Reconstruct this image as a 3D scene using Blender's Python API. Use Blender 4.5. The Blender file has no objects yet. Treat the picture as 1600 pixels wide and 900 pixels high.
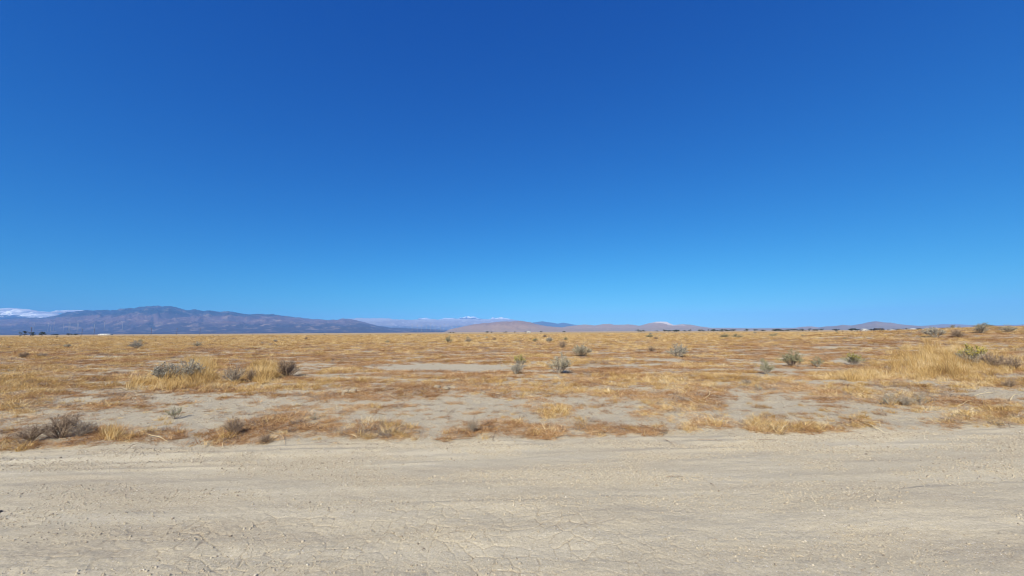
import bpy, math, random
import numpy as np
from mathutils import Matrix, Vector

sc = bpy.context.scene
col = sc.collection
rng = np.random.default_rng(7)
random.seed(7)
rad = math.radians

# ------------------------------------------------------------------ camera
F = 600.0                       # focal length in pixels of the 1600 px wide frame
CAM_H = 1.6
PITCH = math.atan(68.5 / F)
ROLL = rad(-0.35)
cam_d = bpy.data.cameras.new('camera')
cam_d.sensor_width = 36.0
cam_d.lens = 36.0 * F / 1600.0
cam_d.clip_start = 0.05
cam_d.clip_end = 200000.0
cam = bpy.data.objects.new('camera', cam_d)
col.objects.link(cam)
RM = Matrix.Rotation(math.pi / 2 + PITCH, 4, 'X') @ Matrix.Rotation(ROLL, 4, 'Z')
cam.matrix_world = Matrix.Translation((0, 0, CAM_H)) @ RM
sc.camera = cam
R3 = np.array(RM.to_3x3())

# ------------------------------------------------------------------ sky and sun
SUN_EL = rad(39.0)
SHADOW_AZ = rad(17.0)           # shadows fall away from the camera, to the right
sun_dir = Vector((-math.sin(SHADOW_AZ) * math.cos(SUN_EL), -math.cos(SHADOW_AZ) * math.cos(SUN_EL), math.sin(SUN_EL)))
world = bpy.data.worlds.new('World')
sc.world = world
world.use_nodes = True
wn = world.node_tree
for n in list(wn.nodes):
    wn.nodes.remove(n)
sky = wn.nodes.new('ShaderNodeTexSky')
sky.sky_type = 'NISHITA'
sky.sun_disc = False
sky.sun_elevation = SUN_EL
sky.sun_rotation = math.atan2(sun_dir.x, sun_dir.y)
sky.altitude = 700.0
sky.air_density = 1.0
sky.dust_density = 0.0
sky.ozone_density = 8.0
# clear desert sky, graded as a phone camera does: one curve per colour over the whole sky
sepc = wn.nodes.new('ShaderNodeSeparateColor'); comc = wn.nodes.new('ShaderNodeCombineColor')
wn.links.new(sky.outputs[0], sepc.inputs[0])
for k_, (gain_, pow_) in enumerate(((0.062, 1.78), (0.575, 1.06), (1.80, 0.60))):
    p_ = wn.nodes.new('ShaderNodeMath'); p_.operation = 'POWER'; p_.inputs[1].default_value = pow_
    m_ = wn.nodes.new('ShaderNodeMath'); m_.operation = 'MULTIPLY'; m_.inputs[1].default_value = gain_
    wn.links.new(sepc.outputs[k_], p_.inputs[0]); wn.links.new(p_.outputs[0], m_.inputs[0]); wn.links.new(m_.outputs[0], comc.inputs[k_])
bg = wn.nodes.new('ShaderNodeBackground')
bg.inputs['Strength'].default_value = 0.096
wo = wn.nodes.new('ShaderNodeOutputWorld')
wn.links.new(comc.outputs[0], bg.inputs['Color'])
wn.links.new(bg.outputs[0], wo.inputs['Surface'])

sun_l = bpy.data.lights.new('sun', 'SUN')
sun_l.energy = 5.0
sun_l.angle = rad(0.53)
sun_l.color = (1.0, 0.95, 0.80)
sun = bpy.data.objects.new('sun', sun_l)
sun.rotation_euler = (-sun_dir).to_track_quat('-Z', 'Y').to_euler()
sun.location = (0, -20, 30)
col.objects.link(sun)

sc.view_settings.view_transform = 'Standard'
sc.view_settings.look = 'None'
sc.view_settings.gamma = 1.0
sc.view_settings.use_curve_mapping = False
sc.view_settings.exposure = 0.43
sc.render.engine = 'CYCLES'
sc.cycles.max_bounces = 5
sc.cycles.diffuse_bounces = 3
sc.cycles.transparent_max_bounces = 8
sc.cycles.volume_bounces = 1
sc.cycles.use_denoising = True
sc.cycles.use_adaptive_sampling = False
sc.cycles.filter_width = 1.1

# ------------------------------------------------------------------ pixels <-> place
def ray(px, py):
    d = np.stack([(np.asarray(px, float) - 800) / F, -(np.asarray(py, float) - 450) / F, -np.ones_like(np.asarray(px, float))], -1)
    return d @ R3.T

def on_ground(px, py):
    d = ray(px, py)
    t = -CAM_H / d[..., 2]
    return d[..., 0] * t, d[..., 1] * t

def at_depth(px, py, Y):
    d = ray(px, py)
    t = Y / d[..., 1]
    return d[..., 0] * t, Y, CAM_H + d[..., 2] * t

def to_pixel(x, y, z=0.0):
    p = np.stack([x, y, np.zeros_like(x) + z - CAM_H], -1) @ R3
    w = -p[..., 2]
    w = np.where(np.abs(w) < 1e-6, 1e-6, w)
    return 800 + F * p[..., 0] / w, 450 - F * p[..., 1] / w, w

def horizon(px):
    return 518.5 - (px - 800) * math.tan(rad(0.35))

# ------------------------------------------------------------------ noise
_perm = np.random.default_rng(99).permutation(65536).astype(np.int64)
_grad = np.random.default_rng(98).uniform(0, 2 * np.pi, 65536)
_gx, _gy = np.cos(_grad), np.sin(_grad)
_hv = np.random.default_rng(97).random((65536, 2))

def _hash(i, j):
    return _perm[(i + _perm[j & 65535]) & 65535]

def perlin(x, y):
    i = np.floor(x).astype(np.int64); j = np.floor(y).astype(np.int64)
    fx = x - i; fy = y - j
    u = fx * fx * fx * (fx * (fx * 6 - 15) + 10); v = fy * fy * fy * (fy * (fy * 6 - 15) + 10)
    def g(a, b):
        h = _hash(i + a, j + b)
        return _gx[h] * (fx - a) + _gy[h] * (fy - b)
    return (g(0, 0) * (1 - u) + g(1, 0) * u) * (1 - v) + (g(0, 1) * (1 - u) + g(1, 1) * u) * v

def fbm(x, y, oct=4, lac=2.03, gain=0.5):
    s = 0.0; a = 1.0; n = 0.0
    for k in range(oct):
        s = s + a * perlin(x + 17.3 * k, y - 9.1 * k); n += a
        x = x * lac; y = y * lac; a *= gain
    return s / n * 1.6

def ridged(x, y, oct=4):
    s = 0.0; a = 1.0; n = 0.0
    for k in range(oct):
        s = s + a * (1 - 2 * np.abs(perlin(x + 31.7 * k, y + 5.9 * k))); n += a
        x = x * 2.07; y = y * 2.07; a *= 0.5
    return s / n

def voronoi_edge(x, y):
    i = np.floor(x).astype(np.int64); j = np.floor(y).astype(np.int64)
    f1 = np.full(x.shape, 9.0); f2 = np.full(x.shape, 9.0)
    for a in (-1, 0, 1):
        for b in (-1, 0, 1):
            h = _hash(i + a, j + b)
            dx = i + a + _hv[h, 0] - x; dy = j + b + _hv[h, 1] - y
            d = np.sqrt(dx * dx + dy * dy)
            f2 = np.minimum(f2, np.maximum(f1, d)); f1 = np.minimum(f1, d)
    return f2 - f1

def sstep(a, b, x):
    t = np.clip((x - a) / (b - a), 0, 1)
    return t * t * (3 - 2 * t)

# ------------------------------------------------------------------ mesh and object helpers
def mesh_from(name, verts, faces_flat, face_sizes, mat=None, smooth=False, attrs=None):
    me = bpy.data.meshes.new(name)
    verts = np.asarray(verts, np.float32).reshape(-1, 3)
    fl = np.asarray(faces_flat, np.int32).ravel()
    fs = np.asarray(face_sizes, np.int32).ravel()
    me.vertices.add(len(verts)); me.vertices.foreach_set('co', verts.ravel())
    me.loops.add(len(fl)); me.loops.foreach_set('vertex_index', fl)
    me.polygons.add(len(fs))
    me.polygons.foreach_set('loop_start', np.concatenate([[0], np.cumsum(fs)[:-1]]).astype(np.int32))
    me.polygons.foreach_set('loop_total', fs)
    if smooth:
        me.polygons.foreach_set('use_smooth', np.ones(len(fs), bool))
    for k, v in (attrs or {}).items():
        at = me.attributes.new(k, 'FLOAT', 'POINT')
        at.data.foreach_set('value', np.asarray(v, np.float32).ravel())
    me.update(calc_edges=True)
    me.validate()
    if mat:
        me.materials.append(mat)
    return me

def grid_faces(nr, nc, wrap=False):
    r = np.arange(nr - 1)[:, None]; c = np.arange(nc if wrap else nc - 1)[None, :]
    c2 = (c + 1) % nc
    f = np.stack([r * nc + c, r * nc + c2, (r + 1) * nc + c2, (r + 1) * nc + c], -1).reshape(-1, 4)
    return f

def link(name, data, parent=None):
    o = bpy.data.objects.new(name, data)
    col.objects.link(o)
    if parent:
        o.parent = parent
    return o

def tag(o, label=None, cat=None, group=None, kind=None):
    if label: o['label'] = label
    if cat: o['category'] = cat
    if group: o['group'] = group
    if kind: o['kind'] = kind
    return o

class MB:
    """collects simple solids, then makes ONE mesh"""
    def __init__(s): s.v = []; s.f = []; s.t = []
    def add(s, v, f, t=0.5):
        o = len(s.v); s.v += [tuple(p) for p in v]; s.f += [[i + o for i in q] for q in f]; s.t += [t] * len(v)
    def box(s, x0, x1, y0, y1, z0, z1):
        s.add([(x0, y0, z0), (x1, y0, z0), (x1, y1, z0), (x0, y1, z0), (x0, y0, z1), (x1, y0, z1), (x1, y1, z1), (x0, y1, z1)],
              [[3, 2, 1, 0], [4, 5, 6, 7], [0, 1, 5, 4], [1, 2, 6, 5], [2, 3, 7, 6], [3, 0, 4, 7]])
    def tube(s, pts, rads, n=5, t=0.5, cap=True):
        pts = [Vector(p) for p in pts]; rings = []
        for k, p in enumerate(pts):
            d = (pts[min(k + 1, len(pts) - 1)] - pts[max(k - 1, 0)]).normalized()
            a = d.orthogonal().normalized(); b = d.cross(a)
            rings.append([p + (a * math.cos(2 * math.pi * i / n) + b * math.sin(2 * math.pi * i / n)) * rads[k] for i in range(n)])
        v = [q for r in rings for q in r]; f = []
        for k in range(len(pts) - 1):
            for i in range(n):
                f.append([k * n + i, k * n + (i + 1) % n, (k + 1) * n + (i + 1) % n, (k + 1) * n + i])
        if cap:
            f.append(list(range(n))[::-1]); f.append([(len(pts) - 1) * n + i for i in range(n)])
        s.add(v, f, t)
    def mesh(s, name, mat, smooth=False):
        return mesh_from(name, s.v, [i for q in s.f for i in q], [len(q) for q in s.f], mat, smooth, {'tint': s.t})

# ------------------------------------------------------------------ materials
class NT:
    def __init__(s, name):
        s.m = bpy.data.materials.new(name); s.m.use_nodes = True
        s.t = s.m.node_tree
        for n in list(s.t.nodes): s.t.nodes.remove(n)
        s.out = s.t.nodes.new('ShaderNodeOutputMaterial')
    def n(s, typ, **kw):
        nd = s.t.nodes.new(typ)
        for k, v in kw.items():
            if k.startswith('i_'):
                key = k[2:]
                nd.inputs[int(key) if key.isdigit() else key].default_value = v
            else: setattr(nd, k, v)
        return nd
    def l(s, a, b): s.t.links.new(a, b)
    def ramp(s, fac, stops, interp='LINEAR'):
        r = s.n('ShaderNodeValToRGB'); r.color_ramp.interpolation = interp
        e = r.color_ramp.elements
        e[0].position, e[0].color = stops[0][0], (*stops[0][1], 1)
        e[1].position, e[1].color = stops[-1][0], (*stops[-1][1], 1)
        for p, c in stops[1:-1]:
            q = e.new(p); q.color = (*c, 1)
        s.l(fac, r.inputs[0]); return r.outputs[0]
    def mix(s, fac, a, b, blend='MIX'):
        m = s.n('ShaderNodeMix', data_type='RGBA', blend_type=blend)
        for sock, v in ((m.inputs[0], fac), (m.inputs[6], a), (m.inputs[7], b)):
            if isinstance(v, (int, float)): sock.default_value = v
            elif isinstance(v, tuple): sock.default_value = (*v, 1)
            else: s.l(v, sock)
        return m.outputs[2]
    def math(s, op, a, b=None, c=None, clamp=False):
        m = s.n('ShaderNodeMath', operation=op); m.use_clamp = clamp
        for k, v in enumerate((a, b, c)):
            if v is None: continue
            if isinstance(v, (int, float)): m.inputs[k].default_value = v
            else: s.l(v, m.inputs[k])
        return m.outputs[0]
    def noise(s, vec, scale, detail=4, rough=0.55, dist=0.0):
        t = s.n('ShaderNodeTexNoise', i_Scale=scale, i_Detail=detail, i_Roughness=rough, i_Distortion=dist)
        s.l(vec, t.inputs['Vector']); return t.outputs['Fac']
    def bsdf(s, color, rough=0.95, normal=None, spec=0.15):
        b = s.n('ShaderNodeBsdfPrincipled', i_Roughness=rough)
        b.inputs['Specular IOR Level'].default_value = spec
        if isinstance(color, tuple): b.inputs['Base Color'].default_value = (*color, 1)
        else: s.l(color, b.inputs['Base Color'])
        if normal: s.l(normal, b.inputs['Normal'])
        return b.outputs[0]
    def done(s, sh):
        s.l(sh, s.out.inputs['Surface']); return s.m

def position(nt):
    return nt.n('ShaderNodeNewGeometry').outputs['Position']

SOIL_A = (0.50, 0.43, 0.305); SOIL_B = (0.38, 0.315, 0.22); SOIL_C = (0.53, 0.465, 0.34)

def soil_color(nt, pos):
    big = nt.noise(pos, 0.7, 5, 0.6)
    mid = nt.noise(pos, 6.0, 5, 0.6)
    fine = nt.noise(pos, 60.0, 6, 0.82)
    c = nt.ramp(big, [(0.32, SOIL_B), (0.5, SOIL_A), (0.72, SOIL_C)])
    c = nt.mix(0.5, c, nt.ramp(mid, [(0.3, (0.30, 0.25, 0.17)), (0.5, (0.47, 0.405, 0.29)), (0.7, (0.60, 0.53, 0.395))]))
    c = nt.mix(nt.math('MULTIPLY', 0.72, 1.0), c, nt.ramp(fine, [(0.36, (0.13, 0.10, 0.07)), (0.45, (0.37, 0.31, 0.22)), (0.57, (0.50, 0.43, 0.31)), (0.68, (0.80, 0.73, 0.59))]))
    return c, fine, mid

def ground_material():
    nt = NT('desert soil and litter')
    pos = position(nt)
    c, fine, mid = soil_color(nt, pos)
    cov = nt.n('ShaderNodeAttribute', attribute_name='cover').outputs['Fac']
    rus = nt.n('ShaderNodeAttribute', attribute_name='russet').outputs['Fac']
    # litter: streaky thatch of dead stalks
    mp = nt.n('ShaderNodeMapping'); mp.inputs['Scale'].default_value = (0.6, 1.0, 1.0)
    nt.l(pos, mp.inputs['Vector'])
    st = nt.noise(mp.outputs[0], 22.0, 5, 0.7, 1.2)
    wide = nt.noise(mp.outputs[0], 0.9, 5, 0.65, 0.4)
    gold = nt.ramp(st, [(0.3, (0.17, 0.10, 0.042)), (0.5, (0.41, 0.27, 0.115)), (0.7, (0.63, 0.46, 0.225))])
    rust = nt.ramp(st, [(0.3, (0.12, 0.066, 0.038)), (0.5, (0.31, 0.175, 0.088)), (0.7, (0.51, 0.335, 0.175))])
    lit = nt.mix(nt.math('ADD', rus, nt.math('MULTIPLY', nt.math('SUBTRACT', wide, 0.5), 1.2), clamp=True), gold, rust)
    k = nt.math('ADD', cov, nt.math('MULTIPLY', nt.math('SUBTRACT', nt.noise(pos, 9.0, 5, 0.7), 0.5), 1.3))
    k = nt.math('MULTIPLY', nt.math('SUBTRACT', k, 0.34), 2.2, clamp=True)
    k = nt.math('MULTIPLY', k, 0.85)
    c = nt.mix(k, c, lit)
    h = nt.math('ADD', nt.math('MULTIPLY', fine, 0.35), mid)
    h = nt.math('ADD', h, nt.math('MULTIPLY', st, 0.5))
    b = nt.n('ShaderNodeBump', i_Strength=0.9, i_Distance=0.035)
    nt.l(h, b.inputs['Height'])
    return nt.done(nt.bsdf(c, 0.95, b.outputs[0]))

def road_material():
    nt = NT('dry graded dirt')
    pos = position(nt)
    c, fine, mid = soil_color(nt, pos)
    mp = nt.n('ShaderNodeMapping'); mp.inputs['Rotation'].default_value = (0, 0, rad(-3.4)); mp.inputs['Scale'].default_value = (0.12, 1.0, 1.0)
    nt.l(pos, mp.inputs['Vector'])
    band = nt.noise(mp.outputs[0], 2.6, 5, 0.6)
    c = nt.mix(0.45, c, nt.ramp(band, [(0.33, (0.37, 0.305, 0.215)), (0.5, (0.46, 0.395, 0.28)), (0.66, (0.55, 0.485, 0.36))]))
    grit = nt.n('ShaderNodeTexVoronoi', i_Scale=95.0, feature='F1'); nt.l(pos, grit.inputs['Vector'])
    gm = nt.math('MULTIPLY', nt.math('SUBTRACT', nt.noise(pos, 1.7, 4, 0.6), 0.42), 4.0, clamp=True)
    gc = nt.n('ShaderNodeSeparateColor'); nt.l(grit.outputs['Color'], gc.inputs[0])
    sel = nt.math('MULTIPLY', nt.math('GREATER_THAN', gc.outputs[0], 0.80), nt.math('LESS_THAN', grit.outputs['Distance'], 0.42))
    stone = nt.ramp(gc.outputs[1], [(0.0, (0.17, 0.14, 0.115)), (0.45, (0.34, 0.29, 0.24)), (1.0, (0.74, 0.70, 0.64))])
    c = nt.mix(nt.math('MULTIPLY', sel, nt.math('ADD', 0.25, nt.math('MULTIPLY', gm, 0.6))), c, stone)
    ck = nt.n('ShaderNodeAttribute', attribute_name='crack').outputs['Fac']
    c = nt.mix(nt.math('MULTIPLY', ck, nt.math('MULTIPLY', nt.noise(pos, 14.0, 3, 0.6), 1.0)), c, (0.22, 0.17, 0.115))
    h = nt.math('ADD', nt.math('MULTIPLY', fine, 0.45), nt.math('MULTIPLY', mid, 0.9))
    h = nt.math('ADD', h, nt.math('MULTIPLY', sel, 0.30))
    h = nt.math('ADD', h, nt.math('MULTIPLY', nt.noise(pos, 26.0, 4, 0.6), 0.6))
    b = nt.n('ShaderNodeBump', i_Strength=0.7, i_Distance=0.016)
    nt.l(h, b.inputs['Height'])
    return nt.done(nt.bsdf(c, 0.95, b.outputs[0]))

def plant_material(name, stops, transl=0.15, per_object=0.35, patchy=0.0):
    nt = NT(name)
    t = nt.n('ShaderNodeAttribute', attribute_name='tint').outputs['Fac']
    r = nt.n('ShaderNodeObjectInfo').outputs['Random']
    f = nt.math('ADD', nt.math('MULTIPLY', t, 1 - per_object), nt.math('MULTIPLY', r, per_object))
    if patchy:
        f = nt.math('ADD', f, nt.math('MULTIPLY', nt.math('SUBTRACT', nt.noise(position(nt), 0.45, 5, 0.7), 0.5), patchy))
    f = nt.math('ADD', f, 0.0, clamp=True)
    c = nt.ramp(f, stops)
    d = nt.n('ShaderNodeBsdfDiffuse'); nt.l(c, d.inputs['Color'])
    tr = nt.n('ShaderNodeBsdfTranslucent'); nt.l(c, tr.inputs['Color'])
    mx = nt.n('ShaderNodeMixShader', i_0=transl)
    nt.l(d.outputs[0], mx.inputs[1]); nt.l(tr.outputs[0], mx.inputs[2])
    return nt.done(mx.outputs[0])

M = {}
M['ground'] = ground_material()
M['road'] = road_material()
M['gold'] = plant_material('golden dry grass', [(0.0, (0.25, 0.14, 0.06)), (0.35, (0.50, 0.315, 0.118)), (0.7, (0.69, 0.48, 0.205)), (1.0, (0.86, 0.72, 0.47))], patchy=1.8)
M['russet'] = plant_material('russet dead stalks', [(0.0, (0.15, 0.078, 0.045)), (0.4, (0.37, 0.20, 0.095)), (0.75, (0.55, 0.34, 0.162)), (1.0, (0.78, 0.60, 0.37))], patchy=1.7)
M['grey'] = plant_material('grey dead stalks', [(0.0, (0.13, 0.10, 0.085)), (0.5, (0.30, 0.24, 0.19)), (1.0, (0.56, 0.48, 0.38))])
M['straw'] = plant_material('bleached straw', [(0.0, (0.56, 0.42, 0.22)), (1.0, (0.84, 0.72, 0.48))], 0.1)
M['twig'] = plant_material('grey shrub twigs', [(0.0, (0.22, 0.18, 0.145)), (0.6, (0.42, 0.36, 0.285)), (1.0, (0.62, 0.55, 0.44))], 0.0, 0.2)
M['twig_brown'] = plant_material('brown shrub twigs', [(0.0, (0.16, 0.115, 0.085)), (0.6, (0.34, 0.25, 0.18)), (1.0, (0.54, 0.42, 0.30))], 0.0, 0.2)
M['leaf_grey'] = plant_material('pale grey leaves', [(0.0, (0.30, 0.265, 0.19)), (0.6, (0.48, 0.425, 0.31)), (1.0, (0.66, 0.585, 0.43))], 0.2, 0.2)
M['leaf_slate'] = plant_material('slate grey leaves', [(0.0, (0.25, 0.23, 0.185)), (0.6, (0.41, 0.375, 0.30)), (1.0, (0.58, 0.53, 0.42))], 0.2, 0.2)
M['leaf_green'] = plant_material('dusty green leaves', [(0.0, (0.19, 0.18, 0.10)), (0.6, (0.34, 0.325, 0.185)), (1.0, (0.52, 0.49, 0.30))], 0.25, 0.2)
M['leaf_brown'] = plant_material('brown dead leaves', [(0.0, (0.20, 0.14, 0.095)), (0.6, (0.38, 0.275, 0.18)), (1.0, (0.58, 0.45, 0.30))], 0.2, 0.2)
M['flower'] = plant_material('yellow flower heads', [(0.0, (0.40, 0.33, 0.07)), (0.6, (0.60, 0.49, 0.09)), (1.0, (0.74, 0.62, 0.18))], 0.3, 0.2)
M['tree_leaf'] = plant_material('dark tree leaves', [(0.0, (0.03, 0.04, 0.024)), (0.6, (0.07, 0.08, 0.045)), (1.0, (0.12, 0.125, 0.07))], 0.15, 0.3)
M['bark'] = plant_material('dark bark', [(0.0, (0.07, 0.05, 0.04)), (1.0, (0.16, 0.12, 0.09))], 0.0)
M['pebble'] = plant_material('grey pebbles', [(0.0, (0.22, 0.18, 0.135)), (0.25, (0.40, 0.335, 0.245)), (0.85, (0.49, 0.42, 0.31)), (1.0, (0.64, 0.58, 0.48))], 0.0, 0.8)

def plain(name, c, rough=0.7, var=0.15):
    nt = NT(name)
    nz = nt.noise(position(nt), 1.3, 4, 0.6)
    return nt.done(nt.bsdf(nt.ramp(nz, [(0.3, tuple(v * (1 - var) for v in c)), (0.7, tuple(min(1, v * (1 + var)) for v in c))]), rough))
M['white'] = plain('white painted metal', (0.58, 0.57, 0.54), 0.5, 0.05)
M['turbine'] = plain('light grey turbine paint', (0.30, 0.30, 0.30), 0.6, 0.05)
M['wall_pale'] = plain('pale stucco', (0.70, 0.68, 0.63))
M['roof_grey'] = plain('grey sheet roof', (0.42, 0.41, 0.40))
M['barn_dark'] = plain('dark brown boards', (0.055, 0.045, 0.04))
M['glass'] = plain('dark window glass', (0.04, 0.05, 0.06), 0.2)
M['pole'] = plain('weathered pole wood', (0.10, 0.075, 0.055))
M['clod'] = plain('crumbly soil', (0.33, 0.27, 0.185), 0.95)
M['dark_rock'] = plain('dark stone', (0.07, 0.06, 0.055))

# ------------------------------------------------------------------ vegetation cover and relief of the plain
GOLD, RUSSET, GREY = 0, 1, 2
#       cx   cy   rx  ry  amount  kind
PATCH = [(24, 690, 56, 14, .9, 2), (95, 697, 60, 6, .8, 1), (150, 684, 60, 13, .8, 1), (215, 690, 55, 8, .8, 0), (30, 640, 45, 16, .9, 0),
         (150, 641, 95, 4, .8, 1), (380, 684, 62, 20, 1.0, 1), (440, 668, 62, 22, 1.0, 1), (545, 682, 40, 14, .6, 1), (595, 680, 58, 17, 1.0, 2),
         (460, 641, 40, 4, .9, 1), (515, 672, 36, 13, .8, 1), (580, 641, 50, 4, .7, 1), (618, 640, 40, 5, .7, 1), (700, 684, 32, 7, .8, 1), (745, 678, 55, 12, .9, 1), (800, 674, 45, 12, .9, 1),
         (850, 677, 60, 10, .9, 1), (865, 650, 36, 10, .9, 0), (790, 655, 20, 5, .5, 0), (925, 676, 50, 9, .8, 1), (1000, 678, 55, 9, 1.0, 1), (1045, 684, 25, 7, .6, 1),
         (1085, 632, 62, 16, 1.0, 1), (1030, 640, 40, 14, .7, 0), (1120, 612, 30, 10, .9, 1), (1000, 655, 30, 6, .6, 1), (1110, 662, 50, 6, .8, 1),
         (1200, 668, 55, 15, 1.0, 0), (1270, 672, 60, 13, 1.0, 0), (1335, 668, 50, 9, .8, 0), (1305, 622, 48, 16, .9, 1), (1345, 618, 30, 12, .9, 0), (1410, 630, 50, 13, .9, 2),
         (1560, 656, 62, 16, 1.0, 0), (1500, 662, 40, 8, .8, 0), (1480, 640, 30, 5, .5, 1), (655, 614, 55, 15, 1.0, 1), (560, 606, 60, 8, .8, 1), (740, 610, 45, 10, .9, 1),
         (774, 622, 14, 6, 1.0, 1), (822, 614, 14, 6, .9, 1), (845, 632, 34, 4, 1.0, 1), (978, 620, 25, 11, 1.0, 1), (1060, 600, 90, 16, .8, 0), (910, 600, 60, 12, .8, 1),
         (300, 596, 120, 20, 1.0, 0), (410, 590, 40, 16, 1.0, 0), (1480, 580, 110, 26, 1.0, 0), (1230, 610, 60, 12, .7, 1), (1150, 592, 70, 14, .7, 0), (500, 622, 60, 6, .5, 1),
         (40, 600, 80, 40, .8, 0), (30, 668, 30, 10, .4, 1), (960, 690, 30, 4, .5, 0), (1390, 602, 40, 8, .7, 0)]
BARE = [(330, 630, 160, 11, 1.0), (130, 632, 55, 9, .9), (690, 577, 160, 7, .9), (330, 640, 110, 14, .9), (740, 640, 90, 22, 1.0), (960, 650, 90, 12, 1.0), (1215, 648, 110, 13, 1.0),
        (1190, 636, 70, 12, .9), (1322, 566, 28, 5, 1.0), (1450, 656, 70, 10, .9), (1560, 622, 70, 14, .9), (235, 664, 70, 16, .9), (640, 650, 60, 14, .9), (1150, 620, 40, 8, .5),
        (1290, 640, 70, 9, .8), (1000, 607, 40, 5, .4), (690, 600, 40, 4, .3), (560, 655, 40, 6, .4), (300, 668, 40, 16, .9), (1215, 580, 50, 5, .5), (1030, 566, 60, 4, .4)]
ROAD_SLOPE = math.tan(rad(3.4))
_ex, _ey = on_ground(np.array([800.0]), np.array([689.0]))
ROAD_EDGE = float(_ey[0])
ROAD_COS = math.cos(rad(3.4))

def road_v(x, y):
    """distance across the road, 0 at its far edge, negative towards the camera"""
    return (y - ROAD_EDGE - ROAD_SLOPE * x) * ROAD_COS

def cover_kind(x, y):
    px, py, w = to_pixel(x, y)
    front = w > 1.0
    d = np.hypot(x, y)
    dyp = np.where(front, py - horizon(px) + 518.5, 900.0)
    base = np.interp(dyp, [500, 540, 560, 585, 603, 622, 645, 668, 720], [1.0, .97, .95, .92, .86, .72, .46, .36, .15])
    base = np.where(front, base, 0.6)
    wx = x + 0.25 * fbm(x * 1.3, y * 1.3, 3); wy = y + 0.45 * fbm(x * 1.3 + 40, y * 1.3, 3)
    qx, qy, qw = to_pixel(wx, wy)
    rus = np.clip(0.84 + 1.3 * fbm(x * 0.13 + 3, y * 0.30 + 8, 5), 0, 1)
    rus = rus * np.interp(dyp, [518, 535, 548, 600, 700], [.12, .50, 1.0, 1.0, 1.0])
    grey = np.clip(0.14 + 1.2 * fbm(x * 0.35 - 13, y * 0.6 + 2, 3), 0, 1)
    near = front & (d < 40)
    c = base.copy() if isinstance(base, np.ndarray) else np.full_like(x, base)
    gap = np.clip(0.60 + 1.8 * fbm(x * 0.38, y * 1.0, 5), 0, 1)
    c = c * np.where(d < 60, 0.22 + 0.78 * gap, 0.55 + 0.45 * gap)
    idx = np.nonzero(near)[0]
    if len(idx):
        ax, ay = qx[idx], qy[idx]
        rag = 0.55 * fbm(x[idx] * 3.1, y[idx] * 3.1, 4)
        cc = c[idx]; rr = rus[idx]; gg = grey[idx]
        for (cx, cy, rx, ry, a) in BARE:
            m = np.clip(1.35 - 1.35 * (((ax - cx) / rx) ** 2 + ((ay - cy) / ry) ** 2) ** .5 + 0.8 * rag, 0, 1) * a
            cc *= 1 - np.clip(m * 1.6, 0, 1)
        for (cx, cy, rx, ry, a, k) in PATCH:
            q = (((ax - cx) / rx) ** 2 + ((ay - cy) / ry) ** 2) ** .5
            m = np.clip(1.65 - 1.45 * q + rag * 1.1, 0, 1) * a * (q < 1.6)
            cc = np.maximum(cc, m * (0.7 + 0.3 * gap[idx]))
            s = np.clip(m * 1.2, 0, 1)
            rr = rr * (1 - s) + s * (0.92 if k == 1 else (0.45 if k == 0 else 0.6))
            gg = gg * (1 - s) + s * (0.75 if k == 2 else 0.28)
        c[idx] = cc; rus[idx] = rr; grey[idx] = gg
    v_ = road_v(x, y)
    fr = np.exp(-((v_ - 0.42) / 0.34) ** 2) * np.clip(0.30 + 1.9 * fbm(x * 0.8 + 7, y * 1.7, 5), 0, 1) * front
    rus = np.where(fr > c, np.clip(0.75 + fbm(x * 1.5, y * 1.5, 2), 0, 1), rus)
    c = np.maximum(c, fr * 0.9)
    bits = np.clip(3.0 * fbm(x * 1.9 + 11, y * 3.4, 5) - 0.12, 0, 1) * np.interp(dyp, [590, 610, 650, 690], [0, .8, .6, .5]) * (front & (d < 14))
    c = np.maximum(c, bits * 0.85)
    c = c * sstep(-0.02, 0.12, road_v(x, y) + 0.10 * fbm(x * 2, y * 2, 3))
    behind = road_v(x, y) < -7.5
    c = np.where(behind, 0.6 * gap, c)
    return np.clip(c, 0, 1), np.clip(rus, 0, 1), np.clip(grey, 0, 1)

def field_height(x, y, cov=None):
    d = np.hypot(x, y)
    v = road_v(x, y)
    h = 0.035 * fbm(x * 0.8, y * 0.8, 4) + 0.10 * fbm(x * 0.09, y * 0.09, 3) * sstep(6, 25, d)
    h = h + 0.06 * sstep(0.0, 1.2, v) + 0.25 * fbm(x * 0.02, y * 0.02, 3) * sstep(25, 90, d) * (1 - sstep(600, 1500, d))
    # low hummocks on the right
    h = h + 1.75 * np.exp(-(((x - 66) / 30) ** 2 + ((y - 48) / 17) ** 2)) + 0.45 * np.exp(-(((x - 30) / 12) ** 2 + ((y - 30) / 7) ** 2))
    if cov is not None:
        h = h + 0.035 * cov * (1 - sstep(40, 90, d)) * (0.6 + 0.8 * fbm(x * 2.3, y * 2.3, 3))
    h = h + 0.010 * fbm(x * 6, y * 6, 3) * (1 - sstep(15, 30, d))
    h = h + 0.03 * np.exp(-((v - 0.25) / 0.16) ** 2) * (0.5 + fbm(x * 0.7, y * 0.2, 3)) * (1 - sstep(10, 16, d))
    return h

def sunk(x, y):
    v = road_v(x, y)
    return 0.14 * (1 - sstep(-0.16, 0.03, v)) * sstep(-8.2, -8.0, v)

def ground_z(x, y):
    x = np.atleast_1d(np.asarray(x, float)); y = np.atleast_1d(np.asarray(y, float))
    c, r, g = cover_kind(x, y)
    return field_height(x, y, c)

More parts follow.
